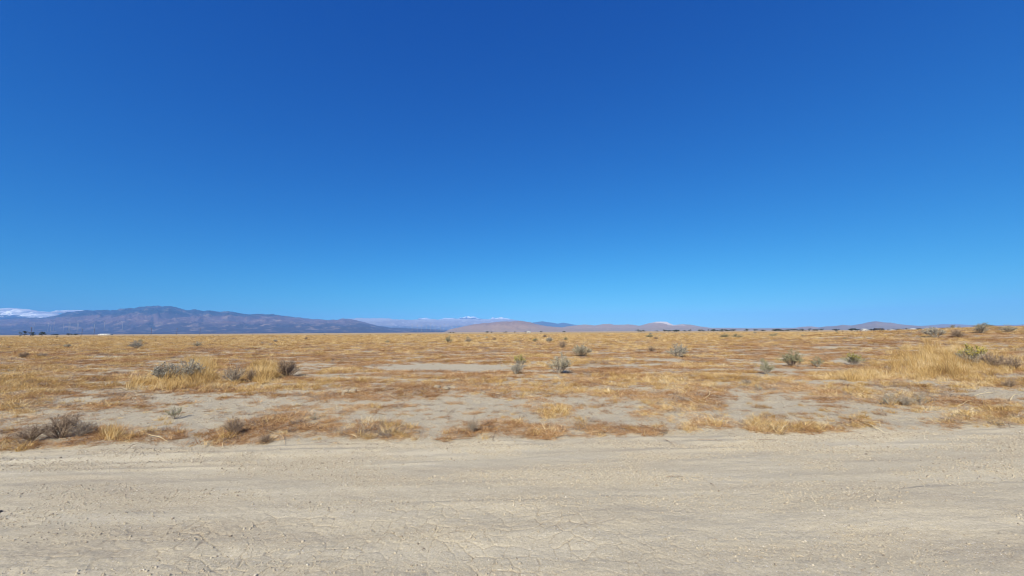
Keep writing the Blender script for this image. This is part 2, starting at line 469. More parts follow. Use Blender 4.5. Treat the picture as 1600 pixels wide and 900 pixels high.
# the plain: one sheet out to the horizon
fine = np.arange(-64, 64.01, 0.26)
back = np.concatenate([np.arange(66, 294, 6.0)])
az = np.radians(np.concatenate([fine, back]))
rr_ = [0.0, 1.5, 3.0]
r = 4.4
while r < 26: rr_.append(r); r *= 1.0095
while r < 140: rr_.append(r); r *= 1.022
while r < 17600: rr_.append(r); r *= 1.09
rr_.append(17600.0)
radii = np.array(rr_[1:])
A, Rr = np.meshgrid(az, radii)
gx = (np.sin(A) * Rr).ravel(); gy = (np.cos(A) * Rr).ravel()
gc_, gr_, gg_ = cover_kind(gx, gy)
gz = field_height(gx, gy, gc_) - sunk(gx, gy)
gverts = np.stack([gx, gy, gz], -1)
gverts = np.vstack([gverts, [[0, 0, -0.14]]])
nf = grid_faces(len(radii), len(az), wrap=True)[:, ::-1]
fan = np.stack([np.full(len(az), len(gx)), (np.arange(len(az)) + 1) % len(az), np.arange(len(az))], -1)
me = mesh_from('ground', gverts, np.concatenate([nf.ravel(), fan.ravel()]), np.concatenate([np.full(len(nf), 4), np.full(len(fan), 3)]), M['ground'], True,
               {'cover': np.append(gc_, 0), 'russet': np.append(gr_, 0)})
tag(link('ground', me), kind='structure')

# ------------------------------------------------------------------ the dirt road
def road_height(u, v, want_crack=False):
    x = u * ROAD_COS - v * math.sin(rad(3.4)); y = ROAD_EDGE + u * math.sin(rad(3.4)) + v * ROAD_COS
    h = 0.015 * fbm(u * 0.30, v * 0.9, 3) + 0.007 * fbm(u * 0.9, v * 4.0, 4) + 0.0035 * fbm(x * 5, y * 9, 4) + 0.0022 * fbm(x * 24, y * 24, 3)
    # graded tracks along the road
    def ledge(v0, amp, wid, ph, wob=0.09):
        vv = v - v0 - wob * fbm(u * 0.30 + ph, ph * 1.7 + 0 * u, 5) - 0.03 * fbm(x * 2.5, y * 2.5, 3)
        m = np.clip(0.45 + 1.6 * fbm(u * 0.6 + ph * 3, v * 0.8 + ph, 4), 0, 1.2)
        return amp * m * (1 - sstep(-wid, wid, vv))
    def bead(v0, amp, wid, ph, wob=0.06):
        vv = v - v0 - wob * fbm(u * 0.35 + ph, ph * 2.3 + 0 * u, 3)
        m = np.clip(0.5 + 1.3 * fbm(u * 0.6 + ph * 5, 0 * u + ph, 3), 0, 1.3)
        return amp * m * np.exp(-(vv / wid) ** 2)
    h = h + ledge(-2.02, 0.026, 0.05, 1.3) - ledge(-2.75, 0.012, 0.12, 4.1) + ledge(-1.25, 0.009, 0.06, 7.7)
    h = h + bead(-0.30, 0.028, 0.09, 2.2) + bead(-0.62, 0.018, 0.06, 5.2) + bead(-1.05, 0.011, 0.08, 8.4) + bead(-1.62, 0.010, 0.07, 11.1) + bead(-0.08, 0.03, 0.08, 14.0)
    left = 1 - sstep(-3.5, 0.5, u)
    h = h + left * (bead(-0.42, 0.024, 0.07, 21.0) + bead(-0.85, 0.02, 0.05, 23.0))
    # tread marks across the soft edge on the left
    tr = np.exp(-((v + 0.34) / 0.16) ** 2) * left * np.clip(np.sin((u - 1.1 * v) * 21 + 7 * fbm(u * 1.3, v * 1.3, 3)), 0, 1) * np.clip(.4 + 1.5 * fbm(u * .9, v * 3, 3), 0, 1)
    h = h - 0.006 * tr
    # cracked crust
    wx = x + 0.05 * fbm(x * 5, y * 5, 4) + .25 * fbm(x * .9, y * .9, 2); wy = y + 0.05 * fbm(x * 5 + 9, y * 5, 4) + .25 * fbm(x * .9 + 7, y * .9, 2)
    e = voronoi_edge(wx * 6.2, wy * 6.6)
    e2 = voronoi_edge(wx * 14.0 + 3, wy * 15.0)
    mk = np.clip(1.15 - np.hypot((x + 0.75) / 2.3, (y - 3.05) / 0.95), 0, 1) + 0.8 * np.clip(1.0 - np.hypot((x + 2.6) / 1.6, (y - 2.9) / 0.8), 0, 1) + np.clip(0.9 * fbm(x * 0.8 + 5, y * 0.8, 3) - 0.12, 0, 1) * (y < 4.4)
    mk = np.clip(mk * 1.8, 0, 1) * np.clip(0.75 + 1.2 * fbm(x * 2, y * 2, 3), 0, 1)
    h = h - mk * (0.006 * (1 - sstep(0.01, 0.06, e)) + 0.003 * (1 - sstep(0.01, 0.07, e2)) * np.clip(fbm(x * 3, y * 3, 2) + 0.4, 0, 1))
    h = h + mk * 0.0015 * sstep(0.0, 0.5, e)
    # towards the far edge the road slides under the bank
    h = h + field_height(x, y) * sstep(-0.9, 0.0, v)
    h = h - 0.12 * sstep(0.10, 0.42, v + 0.10 * fbm(u * 2.2, v * 2.2, 3)) - 0.12 * (1 - sstep(-8.6, -8.2, v))
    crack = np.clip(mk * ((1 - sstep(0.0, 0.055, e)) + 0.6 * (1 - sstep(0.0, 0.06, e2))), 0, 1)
    return (x, y, h, crack) if want_crack else (x, y, h)

us = list(np.arange(-5.4, -2.9, 0.016)) + list(np.arange(-2.9, 1.5, 0.0065)) + list(np.arange(1.5, 5.6, 0.016))
s = 0.016; a = us[-1]; b = us[0]; lo = []; hi = []
while a < 400: a += s; hi.append(a); s *= 1.034
s = 0.016
while b > -400: b -= s; lo.append(b); s *= 1.034
us = np.array(lo[::-1] + us + hi)
vs = [-9.0, -8.6, -8.2, -7.5, -6.5, -5.5, -4.8, -4.2]
v = -3.75
while v < 0.5: vs.append(v); v += 0.012 if v < -3.25 else (0.0065 if v < -1.95 else 0.014)
vs = np.array(vs)
U, V = np.meshgrid(us, vs)
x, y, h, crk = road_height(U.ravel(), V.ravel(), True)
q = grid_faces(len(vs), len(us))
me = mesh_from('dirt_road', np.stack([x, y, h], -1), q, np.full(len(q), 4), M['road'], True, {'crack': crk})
tag(link('dirt_road', me), kind='structure')

# ------------------------------------------------------------------ mountains
def hill_material(name, low, mid, top, patch, scale, h_lo, h_hi, white=None, fine_scale=None):
    nt = NT(name)
    pos = position(nt)
    sep = nt.n('ShaderNodeSeparateXYZ'); nt.l(pos, sep.inputs[0])
    n1 = nt.noise(pos, scale, 6, 0.62); n2 = nt.noise(pos, fine_scale or scale * 5, 6, 0.68)
    e = nt.math('DIVIDE', nt.math('SUBTRACT', sep.outputs[2], h_lo), h_hi - h_lo)
    e = nt.math('ADD', e, nt.math('MULTIPLY', nt.math('SUBTRACT', n1, 0.5), 0.55), clamp=True)
    c = nt.ramp(e, [(0.0, low), (0.22, low), (0.36, mid), (0.62, mid), (0.82, top), (1.0, top)])
    k = nt.math('MULTIPLY', nt.math('SUBTRACT', n2, 0.52), 6.0, clamp=True)
    c = nt.mix(nt.math('MULTIPLY', k, 0.6), c, patch)
    if white:
        wx0, wx1, wz0 = white
        inx = nt.math('MULTIPLY', nt.math('GREATER_THAN', nt.math('ADD', sep.outputs[0], nt.math('MULTIPLY', nt.math('SUBTRACT', n1, .5), 500)), wx0), nt.math('LESS_THAN', sep.outputs[0], wx1))
        up = nt.math('GREATER_THAN', nt.math('ADD', sep.outputs[2], nt.math('MULTIPLY', nt.math('SUBTRACT', n2, 0.5), 120)), wz0)
        c = nt.mix(nt.math('MULTIPLY', inx, nt.math('MULTIPLY', up, 0.8)), c, (0.62, 0.55, 0.50))
    return nt.done(nt.bsdf(c, 1.0, None, 0.0))

def mountain(name, profile, D, front, behind, mat, rough=0.22, cell=900.0, fan=0.0, step=2.0, rows=70, seed=0.0, power=1.0):
    """a range: its crest follows the skyline at depth D, spurs and gullies run down to the plain"""
    pts = np.array(profile, float)
    px = np.arange(pts[0, 0], pts[-1, 0] + 0.1, step)
    py = np.interp(px, pts[:, 0], pts[:, 1])
    cx, _, cz = at_depth(px, py, D)
    cz = np.maximum(cz, 3.0)
    k = np.ones(7) / 7
    tt = np.concatenate([np.linspace(0, 1, rows), 1 + np.linspace(0, 1, rows // 3)[1:]])
    T, I = np.meshgrid(tt, np.arange(len(px)), indexing='ij')
    Yd = np.where(T <= 1, D - front * (1 - T), D + behind * (T - 1))
    wob = D * 0.06 * fbm(cx[I] / (cell * 2.5) + seed, np.zeros(I.shape) + seed, 3) * (T <= 1)
    X = cx[I] * (Yd / D)
    up = np.where(T <= 1, T, 2 - T)
    shape = np.where(T <= 1, fan * sstep(0, 1, up) * up + (1 - fan) * np.clip((up - 0.35 * (fan > 0)) / (1 - 0.35 * (fan > 0)), 0, 1) ** (1.35 * power), up ** 1.2)
    rg = ridged(X / cell + seed, (Yd + wob) / (cell * 1.6) + seed * 2, 5)
    env = np.clip(4 * shape * (1 - shape), 0, 1) ** 0.7
    Z = cz[I] * (shape + rough * env * (rg - 0.25) * (0.35 + 0.65 * (1 - shape)))
    Z = Z + cz[I] * 0.03 * rough / 0.22 * fbm(X / (cell * 0.25), Yd / (cell * 0.25), 3) * shape
    endfade = sstep(0, 14, px - px[0]) * (1 - sstep(px[-1] - 14, px[-1], px))
    Z = Z * endfade[I] - 6.0 * (1 - sstep(0, 0.05, up))
    vts = np.stack([X, Yd, Z], -1).reshape(-1, 3)
    f = grid_faces(len(tt), len(px))
    o = link(name, mesh_from(name, vts, f, np.full(len(f), 4), mat, True))
    return tag(o, kind='structure')

PROF_A = [(-66, 504), (-40, 501), (0, 500), (20, 498), (50, 496.6), (70, 497), (84, 494.4), (104, 489), (124, 487), (144, 485.4), (170, 485.4), (190, 483.4), (210, 482.4), (226, 479.6),
          (240, 479), (264, 479), (280, 482.4), (298, 486), (304, 484.4), (320, 486), (328, 485.4), (346, 488), (356, 486), (370, 489), (384, 491.6), (400, 491), (430, 492), (448, 494.4),
          (468, 497), (484, 499), (510, 500), (524, 500), (536, 498), (550, 499), (566, 503), (590, 509), (610, 512), (640, 513), (680, 514.5), (720, 516), (770, 518)]
PROF_B = [(500, 506), (530, 500), (545, 498), (560, 497), (580, 497.5), (600, 497), (620, 499), (640, 500), (660, 498.5), (690, 499.5), (710, 498), (730, 498.5), (752, 499), (768, 498.5), (780, 498),
          (800, 499), (812, 501), (830, 504), (850, 506), (880, 509), (920, 513), (950, 516)]
PROF_C = [(690, 517), (706, 514), (720, 511), (740, 507), (752, 505.4), (768, 504.4), (784, 502.4), (800, 502.4), (814, 501.4), (828, 503.6), (840, 507), (856, 510), (876, 511.5), (900, 514), (930, 517)]
PROF_D = [(800, 514), (820, 508), (834, 503.6), (848, 502), (864, 504.4), (872, 505.6), (880, 504), (892, 506.4), (904, 508), (930, 511), (960, 514), (990, 516)]
PROF_E = [(860, 517), (876, 512), (884, 510.4), (904, 508), (916, 507.2), (930, 508.6), (942, 506.4), (952, 506), (960, 507.6), (984, 507), (1000, 509), (1012, 505.6), (1024, 503), (1032, 502.4), (1042, 503),
          (1052, 508), (1066, 506.6), (1080, 507.4), (1096, 510.4), (1112, 512.4), (1140, 512.4), (1170, 513), (1200, 512.8), (1240, 512.4), (1256, 510.4), (1268, 510), (1280, 511.6), (1310, 514), (1340, 515)]
PROF_F = [(1240, 516), (1265, 513.5), (1280, 511.6), (1290, 510), (1302, 509.6), (1316, 507.6), (1330, 508.6), (1346, 506), (1360, 503), (1368, 502), (1380, 503.6), (1392, 504.4), (1408, 507), (1420, 508), (1440, 509.4),
          (1470, 511), (1500, 513), (1540, 514)]
PROF_G = [(1390, 514), (1420, 510.5), (1440, 509.2), (1460, 507.6), (1472, 506.6), (1496, 506.6), (1516, 507.6), (1536, 508.4), (1560, 508), (1586, 507.6), (1600, 506.6), (1640, 504), (1700, 503), (1760, 508), (1800, 512)]
hA = hill_material('scrubby blue range', (0.05, 0.034, 0.04), (0.12, 0.075, 0.075), (0.02, 0.024, 0.028), (0.34, 0.245, 0.19), 0.0013, 60, 640, None, 0.0034)
hB = hill_material('pale far range', (0.10, 0.085, 0.075), (0.26, 0.21, 0.19), (0.36, 0.33, 0.32), (0.50, 0.47, 0.46), 0.0012, 100, 750)
hC = hill_material('brown bare hill', (0.27, 0.195, 0.145), (0.29, 0.20, 0.15), (0.24, 0.16, 0.125), (0.38, 0.28, 0.21), 0.006, 0, 140)
hD = hill_material('blue far peaks', (0.05, 0.05, 0.05), (0.06, 0.06, 0.06), (0.055, 0.055, 0.055), (0.09, 0.085, 0.08), 0.002, 0, 300)
wx0 = float(at_depth(1016.0, 505.0, 7000.0)[0]); wx1 = float(at_depth(1052.0, 505.0, 7000.0)[0])
hE = hill_material('tan hills with pale quarry', (0.24, 0.185, 0.145), (0.28, 0.205, 0.165), (0.30, 0.22, 0.18), (0.42, 0.33, 0.27), 0.005, 0, 150, (wx0, wx1, 95))
hF = hill_material('purple brown hills', (0.20, 0.16, 0.13), (0.23, 0.175, 0.145), (0.20, 0.15, 0.125), (0.32, 0.25, 0.20), 0.004, 0, 160)
mountain('mountain_range', PROF_A, 12000.0, 7000.0, 3500.0, hA, 0.62, 800.0, 0.20, 1.5, 130, 1.7)
mountain('far_mountain_range', PROF_B, 19000.0, 5000.0, 2500.0, hB, 0.5, 1000.0, 0.12, 2.0, 60, 5.1)
mountain('brown_hill', PROF_C, 6500.0, 1700.0, 900.0, hC, 0.5, 330.0, 0.0, 1.0, 60, 9.3, 0.8)
mountain('blue_peaks', PROF_D, 16000.0, 2500.0, 1500.0, hD, 0.2, 900.0, 0.0, 2.0, 40, 12.3)
mountain('low_hills', PROF_E, 7000.0, 1800.0, 900.0, hE, 0.45, 350.0, 0.0, 1.0, 60, 15.9, 0.8)
mountain('rounded_hills', PROF_F, 6800.0, 1800.0, 900.0, hF, 0.45, 420.0, 0.0, 1.0, 60, 19.2, 0.8)
mountain('long_ridge', PROF_G, 9500.0, 2500.0, 1500.0, hF, 0.22, 700.0, 0.0, 2.0, 50, 23.5)

# ------------------------------------------------------------------ air
hz = MB(); hz.box(-17800, 17800, -17800, 22200, -2.0, 960.0)
nt = NT('thin desert air')
pv = nt.n('ShaderNodeVolumePrincipled')
pv.inputs['Color'].default_value = (0.19, 0.45, 0.96, 1)
pv.inputs['Density'].default_value = 5.2e-5
pv.inputs['Anisotropy'].default_value = -0.25
nt.l(pv.outputs[0], nt.out.inputs['Volume'])
tag(link('haze', hz.mesh('haze', nt.m)), kind='stuff')

# ------------------------------------------------------------------ clouds behind the ranges
def cloud(px0, px1, py0, py1, Y, name, label, seed, dens=0.004, groupname=None):
    x0, _, z1 = at_depth(float(px0), float(py0), Y); x1, _, z0 = at_depth(float(px1), float(py1), Y)
    x0, x1, z0, z1 = map(float, (x0, x1, z0, z1))
    w, hgt = (x1 - x0), (z1 - z0)
    dep = max(1800.0, hgt * 2)
    r2 = np.random.default_rng(seed)
    n = max(6, int(w / hgt * 4.5))
    VV, FF, off = [], [], 0
    import bmesh
    bm = bmesh.new(); bmesh.ops.create_icosphere(bm, subdivisions=4, radius=1.0)
    bv = np.array([p.co[:] for p in bm.verts]); bf = np.array([[q.index for q in p.verts] for p in bm.faces]); bm.free()
    for k in range(n):
        t = (k + 0.5) / n
        cx = x0 + w * t; e = max(0.25, 1 - abs(2 * t - 1) ** 2.2)
        rz = hgt * 0.5 * e * r2.uniform(0.45, 1.0); rx = w / n * r2.uniform(0.9, 2.6); ry = dep * r2.uniform(0.3, 0.5)
        d = bv * (1 + 0.28 * fbm(bv[:, 0] * 2.2 + k * 3 + seed, bv[:, 2] * 2.2 + bv[:, 1], 4)[:, None])
        VV.append(d * [rx, ry, rz] + [cx, Y + r2.uniform(-.2, .2) * dep, z0 + rz * 0.9 + r2.uniform(0, .15) * hgt])
        FF.append(bf + off); off += len(bv)
    V_ = np.vstack(VV); F_ = np.vstack(FF)
    ntc = NT('cloud vapour ' + name)
    pos = position(ntc)
    nz = ntc.noise(pos, 0.0022, 5, 0.62)
    tr = ntc.n('ShaderNodeBsdfTransparent')
    lw = ntc.n('ShaderNodeLayerWeight', i_Blend=0.35)
    df = ntc.n('ShaderNodeBsdfDiffuse'); df.inputs['Color'].default_value = (0.93, 0.93, 0.93, 1)
    tl = ntc.n('ShaderNodeBsdfTranslucent'); tl.inputs['Color'].default_value = (0.93, 0.93, 0.93, 1)
    m1 = ntc.n('ShaderNodeMixShader', i_0=0.15); ntc.l(df.outputs[0], m1.inputs[1]); ntc.l(tl.outputs[0], m1.inputs[2])
    al = ntc.math('MULTIPLY', ntc.math('SUBTRACT', nz, 0.27), dens * 5.0, clamp=True)
    m2 = ntc.n('ShaderNodeMixShader'); ntc.l(al, m2.inputs[0]); ntc.l(tr.outputs[0], m2.inputs[1]); ntc.l(m1.outputs[0], m2.inputs[2])
    ntc.l(m2.outputs[0], ntc.out.inputs['Surface'])
    o = link('cloud', mesh_from('cloud', V_, F_, np.full(len(F_), 3), ntc.m, True))
    return tag(o, label, 'cloud', groupname)

CY = 24500.0
cg = 'white clouds along the ranges'
cloud(-90, 98, 483.0, 500, 16500.0, 'bank', 'long white cloud bank spilling over the ridge at far left', 3, 3.2, cg)
cloud(122, 142, 484.5, 491, 17500.0, 'wisp', 'small cloud wisp clinging to the blue ridge beside the bank', 4, 2.0, cg)
cloud(716, 750, 494, 500, CY, 'cap', 'brightest white cloud capping the pale far range above the brown hill', 5, 3.6, cg)
cloud(654, 674, 496, 501, CY, 'left puff', 'small white cloud on the pale far range, leftmost of the middle clouds', 6, 2.4, cg)
cloud(686, 714, 496.5, 501, CY, 'thin', 'thin white cloud just left of the brightest capping cloud', 7, 2.6, cg)
cloud(760, 800, 495.5, 501, CY, 'right', 'flat white cloud over the top of the brown hill', 8, 2.8, cg)

# ------------------------------------------------------------------ dry grass and stalks (uncountable)
proto_col = {}
def blades(n, R, H, Hv, lean, width, flat=0.0, bend=0.3, seed=0, wind=(0, 0)):
    r = np.random.default_rng(seed)
    a = r.uniform(0, 2 * np.pi, n); rad_ = R * np.sqrt(r.random(n))
    b = np.stack([np.cos(a) * rad_, np.sin(a) * rad_, np.full(n, -0.012)], -1)
    L = H * r.uniform(1 - Hv, 1 + Hv, n)
    da = r.uniform(0, 2 * np.pi, n)
    out = np.stack([np.cos(da), np.sin(da)], -1) * r.uniform(0.2, 1, n)[:, None] * lean + np.array(wind)
    dz = np.maximum(0.06, 1 - np.linalg.norm(out, axis=1) * 0.75) * (1 - flat * r.uniform(0.6, 1, n))
    d = np.concatenate([out, dz[:, None]], 1); d /= np.linalg.norm(d, axis=1)[:, None]
    bd = np.stack([r.normal(0, bend, n), r.normal(0, bend, n), -np.abs(r.normal(0, bend * .6, n))], -1)
    m = b + d * (L * 0.55)[:, None]
    t = m + (d + bd) * (L * 0.45)[:, None]
    m[:, 2] = np.maximum(m[:, 2], 0.012); t[:, 2] = np.maximum(t[:, 2], 0.008)
    sa = r.uniform(0, 2 * np.pi, n)
    sd = np.stack([np.cos(sa), np.sin(sa), np.zeros(n)], -1)
    sd = np.cross(d, sd); sd /= np.maximum(1e-6, np.linalg.norm(sd, axis=1))[:, None]
    w = (width * r.uniform(0.6, 1.3, n))[:, None] * 0.5
    V_ = np.stack([b - sd * w, b + sd * w, m - sd * w * .8, m + sd * w * .8, t], 1).reshape(-1, 3)
    o = np.arange(n)[:, None] * 5
    f4 = o + np.array([[0, 1, 3, 2]]); f3 = o + np.array([[2, 3, 4]])
    return V_, f4, f3, np.repeat(r.random(n), 5)

def proto(name, mat, sets):
    VV, F4, F3, TT, off = [], [], [], [], 0
    for kw in sets:
        v_, f4, f3, t_ = blades(**kw)
        VV.append(v_); F4.append(f4 + off); F3.append(f3 + off); TT.append(t_); off += len(v_)
    V_ = np.vstack(VV); F4 = np.vstack(F4); F3 = np.vstack(F3)
    me = mesh_from(name, V_, np.concatenate([F4.ravel(), F3.ravel()]), np.concatenate([np.full(len(F4), 4), np.full(len(F3), 3)]), mat, False, {'tint': np.concatenate(TT)})
    return bpy.data.objects.new(name, me)

def scatter(name, label, cat, protos, pts, idx, scl, rotz, tilt=0.12):
    """ONE stuff object: prototypes instanced on its points"""
    pc = bpy.data.collections.new(name + ' shapes')
    for k, p in enumerate(protos):
        p.name = '%s_shape_%02d' % (name, k)
        pc.objects.link(p)
    n = len(pts)
    r = np.random.default_rng(n)
    me = bpy.data.meshes.new(name)
    me.vertices.add(n); me.vertices.foreach_set('co', np.asarray(pts, np.float32).ravel())
    me.attributes.new('pick', 'INT', 'POINT').data.foreach_set('value', np.asarray(idx, np.int32))
    me.attributes.new('size', 'FLOAT_VECTOR', 'POINT').data.foreach_set('vector', np.asarray(scl, np.float32).ravel())
    rot = np.stack([r.normal(0, tilt, n), r.normal(0, tilt, n), rotz], -1)
    me.attributes.new('turn', 'FLOAT_VECTOR', 'POINT').data.foreach_set('vector', rot.astype(np.float32).ravel())
    o = link(name, me)
    ng = bpy.data.node_groups.new(name + ' scatter', 'GeometryNodeTree')
    ng.interface.new_socket('Geometry', in_out='INPUT', socket_type='NodeSocketGeometry')
    ng.interface.new_socket('Geometry', in_out='OUTPUT', socket_type='NodeSocketGeometry')
    N = ng.nodes.new
    gi = N('NodeGroupInput'); go = N('NodeGroupOutput')
    ci = N('GeometryNodeCollectionInfo'); ci.inputs['Collection'].default_value = pc
    ci.inputs['Separate Children'].default_value = True; ci.inputs['Reset Children'].default_value = True
    ip = N('GeometryNodeInstanceOnPoints'); ip.inputs['Pick Instance'].default_value = True
    def attr(nm, typ):
        a_ = N('GeometryNodeInputNamedAttribute'); a_.data_type = typ; a_.inputs['Name'].default_value = nm
        return [s_ for s_ in a_.outputs if s_.enabled][0]
    L_ = ng.links.new
    L_(gi.outputs[0], ip.inputs['Points']); L_(ci.outputs[0], ip.inputs['Instance'])
    L_(attr('pick', 'INT'), ip.inputs['Instance Index'])
    e2r = N('FunctionNodeEulerToRotation'); L_(attr('turn', 'FLOAT_VECTOR'), e2r.inputs[0]); L_(e2r.outputs[0], ip.inputs['Rotation'])
    L_(attr('size', 'FLOAT_VECTOR'), ip.inputs['Scale'])
    L_(ip.outputs[0], go.inputs[0])
    md = o.modifiers.new('scatter', 'NODES'); md.node_group = ng
    return tag(o, label, cat, kind='stuff')

W = 0.0055
protos = []
for k in range(4):    # 0-3 golden upright tufts
    protos.append(proto('g', M['gold'], [dict(n=46, R=.10, H=.21, Hv=.45, lean=.55, width=W, bend=.35, seed=k), dict(n=20, R=.16, H=.12, Hv=.5, lean=1.1, width=W, flat=.5, seed=50 + k)]))
for k in range(4):    # 4-7 russet low mats
    protos.append(proto('r', M['russet'], [dict(n=60, R=.16, H=.13, Hv=.5, lean=1.0, width=W, flat=.45, bend=.5, seed=100 + k), dict(n=14, R=.12, H=.15, Hv=.4, lean=.6, width=W, seed=150 + k)]))
for k in range(3):    # 8-10 grey dead weeds
    protos.append(proto('d', M['grey'], [dict(n=50, R=.11, H=.15, Hv=.5, lean=.8, width=W * .9, flat=.2, bend=.5, seed=200 + k)]))
for k in range(3):    # 11-13 straw lying on the soil
    protos.append(proto('s', M['straw'] if k == 2 else M['gold'], [dict(n=9, R=.22, H=.16, Hv=.7, lean=1.2, width=W * .9, flat=.93, bend=.25, seed=300 + k)]))
for k in range(3):    # 14-16 tall pale grass
    protos.append(proto('t', M['gold'], [dict(n=70, R=.13, H=.34, Hv=.35, lean=.42, width=W, bend=.3, seed=400 + k), dict(n=20, R=.18, H=.2, Hv=.5, lean=.9, width=W, seed=450 + k)]))

P_, I_, S_ = [], [], []
def band(d0, d1, dens, smin, smax, bare_straw=0.0):
    area = 1.48 * (d1 * d1 - d0 * d0)
    n = int(area * dens)
    Y = np.sqrt(rng.uniform(d0 * d0, d1 * d1, n)); X = Y * rng.uniform(-1.48, 1.48, n)
    c, ru, gr = cover_kind(X, Y)
    keep = rng.random(n) < np.clip((c - 0.10) * 1.25, 0, 1)
    straw = (~keep) & (rng.random(n) < bare_straw) & (road_v(X, Y) > 0.05)
    sprig = (~keep) & (~straw) & (rng.random(n) < bare_straw * 0.9) & (road_v(X, Y) > 0.1)
    z = field_height(X, Y, c)
    px, py, _ = to_pixel(X, Y)
    # long grass where the photograph shows it standing
    tall = np.zeros(n)
    for (cx, cy, rx, ry, a_) in [(312, 586, 26, 24, .8), (412, 588, 30, 18, .7), (1480, 575, 130, 28, .22), (1340, 595, 60, 10, .35), (250, 606, 90, 10, .2), (160, 690, 40, 12, .1)]:
        tall = np.maximum(tall, a_ * np.clip(1.5 - 1.5 * np.hypot((px - cx) / rx, (py - cy) / ry), 0, 1))
    u = rng.random(n); g2 = rng.random(n); t2 = rng.random(n)
    ix = np.where(u < ru, rng.integers(4, 8, n), rng.integers(0, 4, n))
    ix = np.where(g2 < gr * 0.65, rng.integers(8, 11, n), ix)
    ix = np.where((rng.random(n) < 0.16) & (Y < 16), rng.integers(11, 14, n), ix)
    ix = np.where(t2 < tall, rng.integers(14, 17, n), ix)
    ix = np.where(straw, rng.integers(11, 14, n), ix)
    ix = np.where(sprig, rng.integers(4, 11, n), ix)
    sc_ = rng.uniform(smin, smax, n) * (0.45 + 0.65 * c) * rng.choice([0.7, 1.0, 1.25], n) * np.where(sprig, rng.uniform(.3, .6, n), 1.0)
    fl = np.where(ix < 4, rng.uniform(0.55, 1.1, n), rng.uniform(0.6, 1.1, n))
    fl = fl * np.where(ix >= 14, 1.0, np.interp(Y, [5, 10, 25, 60], [0.68, 0.62, 0.50, 0.42]))
    k = keep | straw | sprig
    P_.append(np.stack([X, Y, z - 0.003], -1)[k]); I_.append(ix[k]); S_.append(np.stack([sc_, sc_, sc_ * fl], -1)[k])
band(5.2, 8.5, 170, 0.55, 1.05, 0.22)
band(8.5, 14, 85, 0.7, 1.2, 0.20)
band(14, 26, 34, 0.8, 1.4, 0.10)
band(26, 50, 13, 1.1, 2.0, 0.03)
band(50, 110, 2.6, 2.0, 3.6)
band(110, 260, 0.35, 3.5, 6.0)
P_ = np.vstack(P_); I_ = np.concatenate(I_); S_ = np.vstack(S_)
print('tufts', len(P_))
scatter('dry_grass', 'golden and russet dry grass covering the desert plain', 'grass', protos, P_, I_, S_, rng.uniform(0, 6.28, len(P_)))

# pebbles and crumbs of soil on the road
import bmesh
def lump(seed, sub=1, amp=0.35):
    bm = bmesh.new(); bmesh.ops.create_icosphere(bm, subdivisions=sub, radius=1.0)
    r = random.Random(seed)
    sx, sy, sz = r.uniform(.8, 1.2), r.uniform(.7, 1.1), r.uniform(.5, .8)
    for p in bm.verts:
        k = 1 + r.uniform(-amp, amp)
        p.co = Vector((p.co.x * sx, p.co.y * sy, p.co.z * sz)) * k
    V_ = [p.co[:] for p in bm.verts]; F_ = [[q.index for q in p.verts] for p in bm.faces]; bm.free()
    return V_, F_
pp = []
for k in range(5):
    V_, F_ = lump(k)
    pp.append(bpy.data.objects.new('p', mesh_from('pebble', V_, [i for q in F_ for i in q], [3] * len(F_), M['pebble'], False, {'tint': [k / 4] * len(V_)})))
n = 170000
Y = np.sqrt(rng.uniform(2.2 ** 2, 6.6 ** 2, n)); X = Y * rng.uniform(-1.5, 1.5, n)
mk = np.clip(0.30 + 2.0 * fbm(X * 0.6 + 3, Y * 1.9, 5), 0.02, 1)
ok = (rng.random(n) < mk) & (road_v(X, Y) < 0.0)
X, Y = X[ok], Y[ok]; n = len(X)
Uu = X * ROAD_COS + (Y - ROAD_EDGE) * math.sin(rad(3.4)); Vv = road_v(X, Y)
Uu = (X - (-Vv * math.sin(rad(3.4)))) / ROAD_COS
_, _, Z = road_height(Uu, Vv)
n2_ = 16000
Y2 = np.sqrt(rng.uniform(5.3 ** 2, 11 ** 2, n2_)); X2 = Y2 * rng.uniform(-1.45, 1.45, n2_)
ok2 = (road_v(X2, Y2) > 0.08); X2, Y2 = X2[ok2], Y2[ok2]
X = np.concatenate([X, X2]); Y = np.concatenate([Y, Y2]); Z = np.concatenate([Z, ground_z(X2, Y2)]); n = len(X)
sz = 0.0016 + 0.0028 * rng.random(n) ** 2 + 0.008 * (rng.random(n) ** 14) + 0.0014 * (Y - 2.4)
scatter('pebbles', 'small pebbles and soil crumbs scattered on the dirt road', 'pebbles', pp, np.stack([X, Y, Z + sz * 0.2], -1), rng.integers(0, 5, n), np.stack([sz, sz, sz], -1), rng.uniform(0, 6.28, n), 0.6)

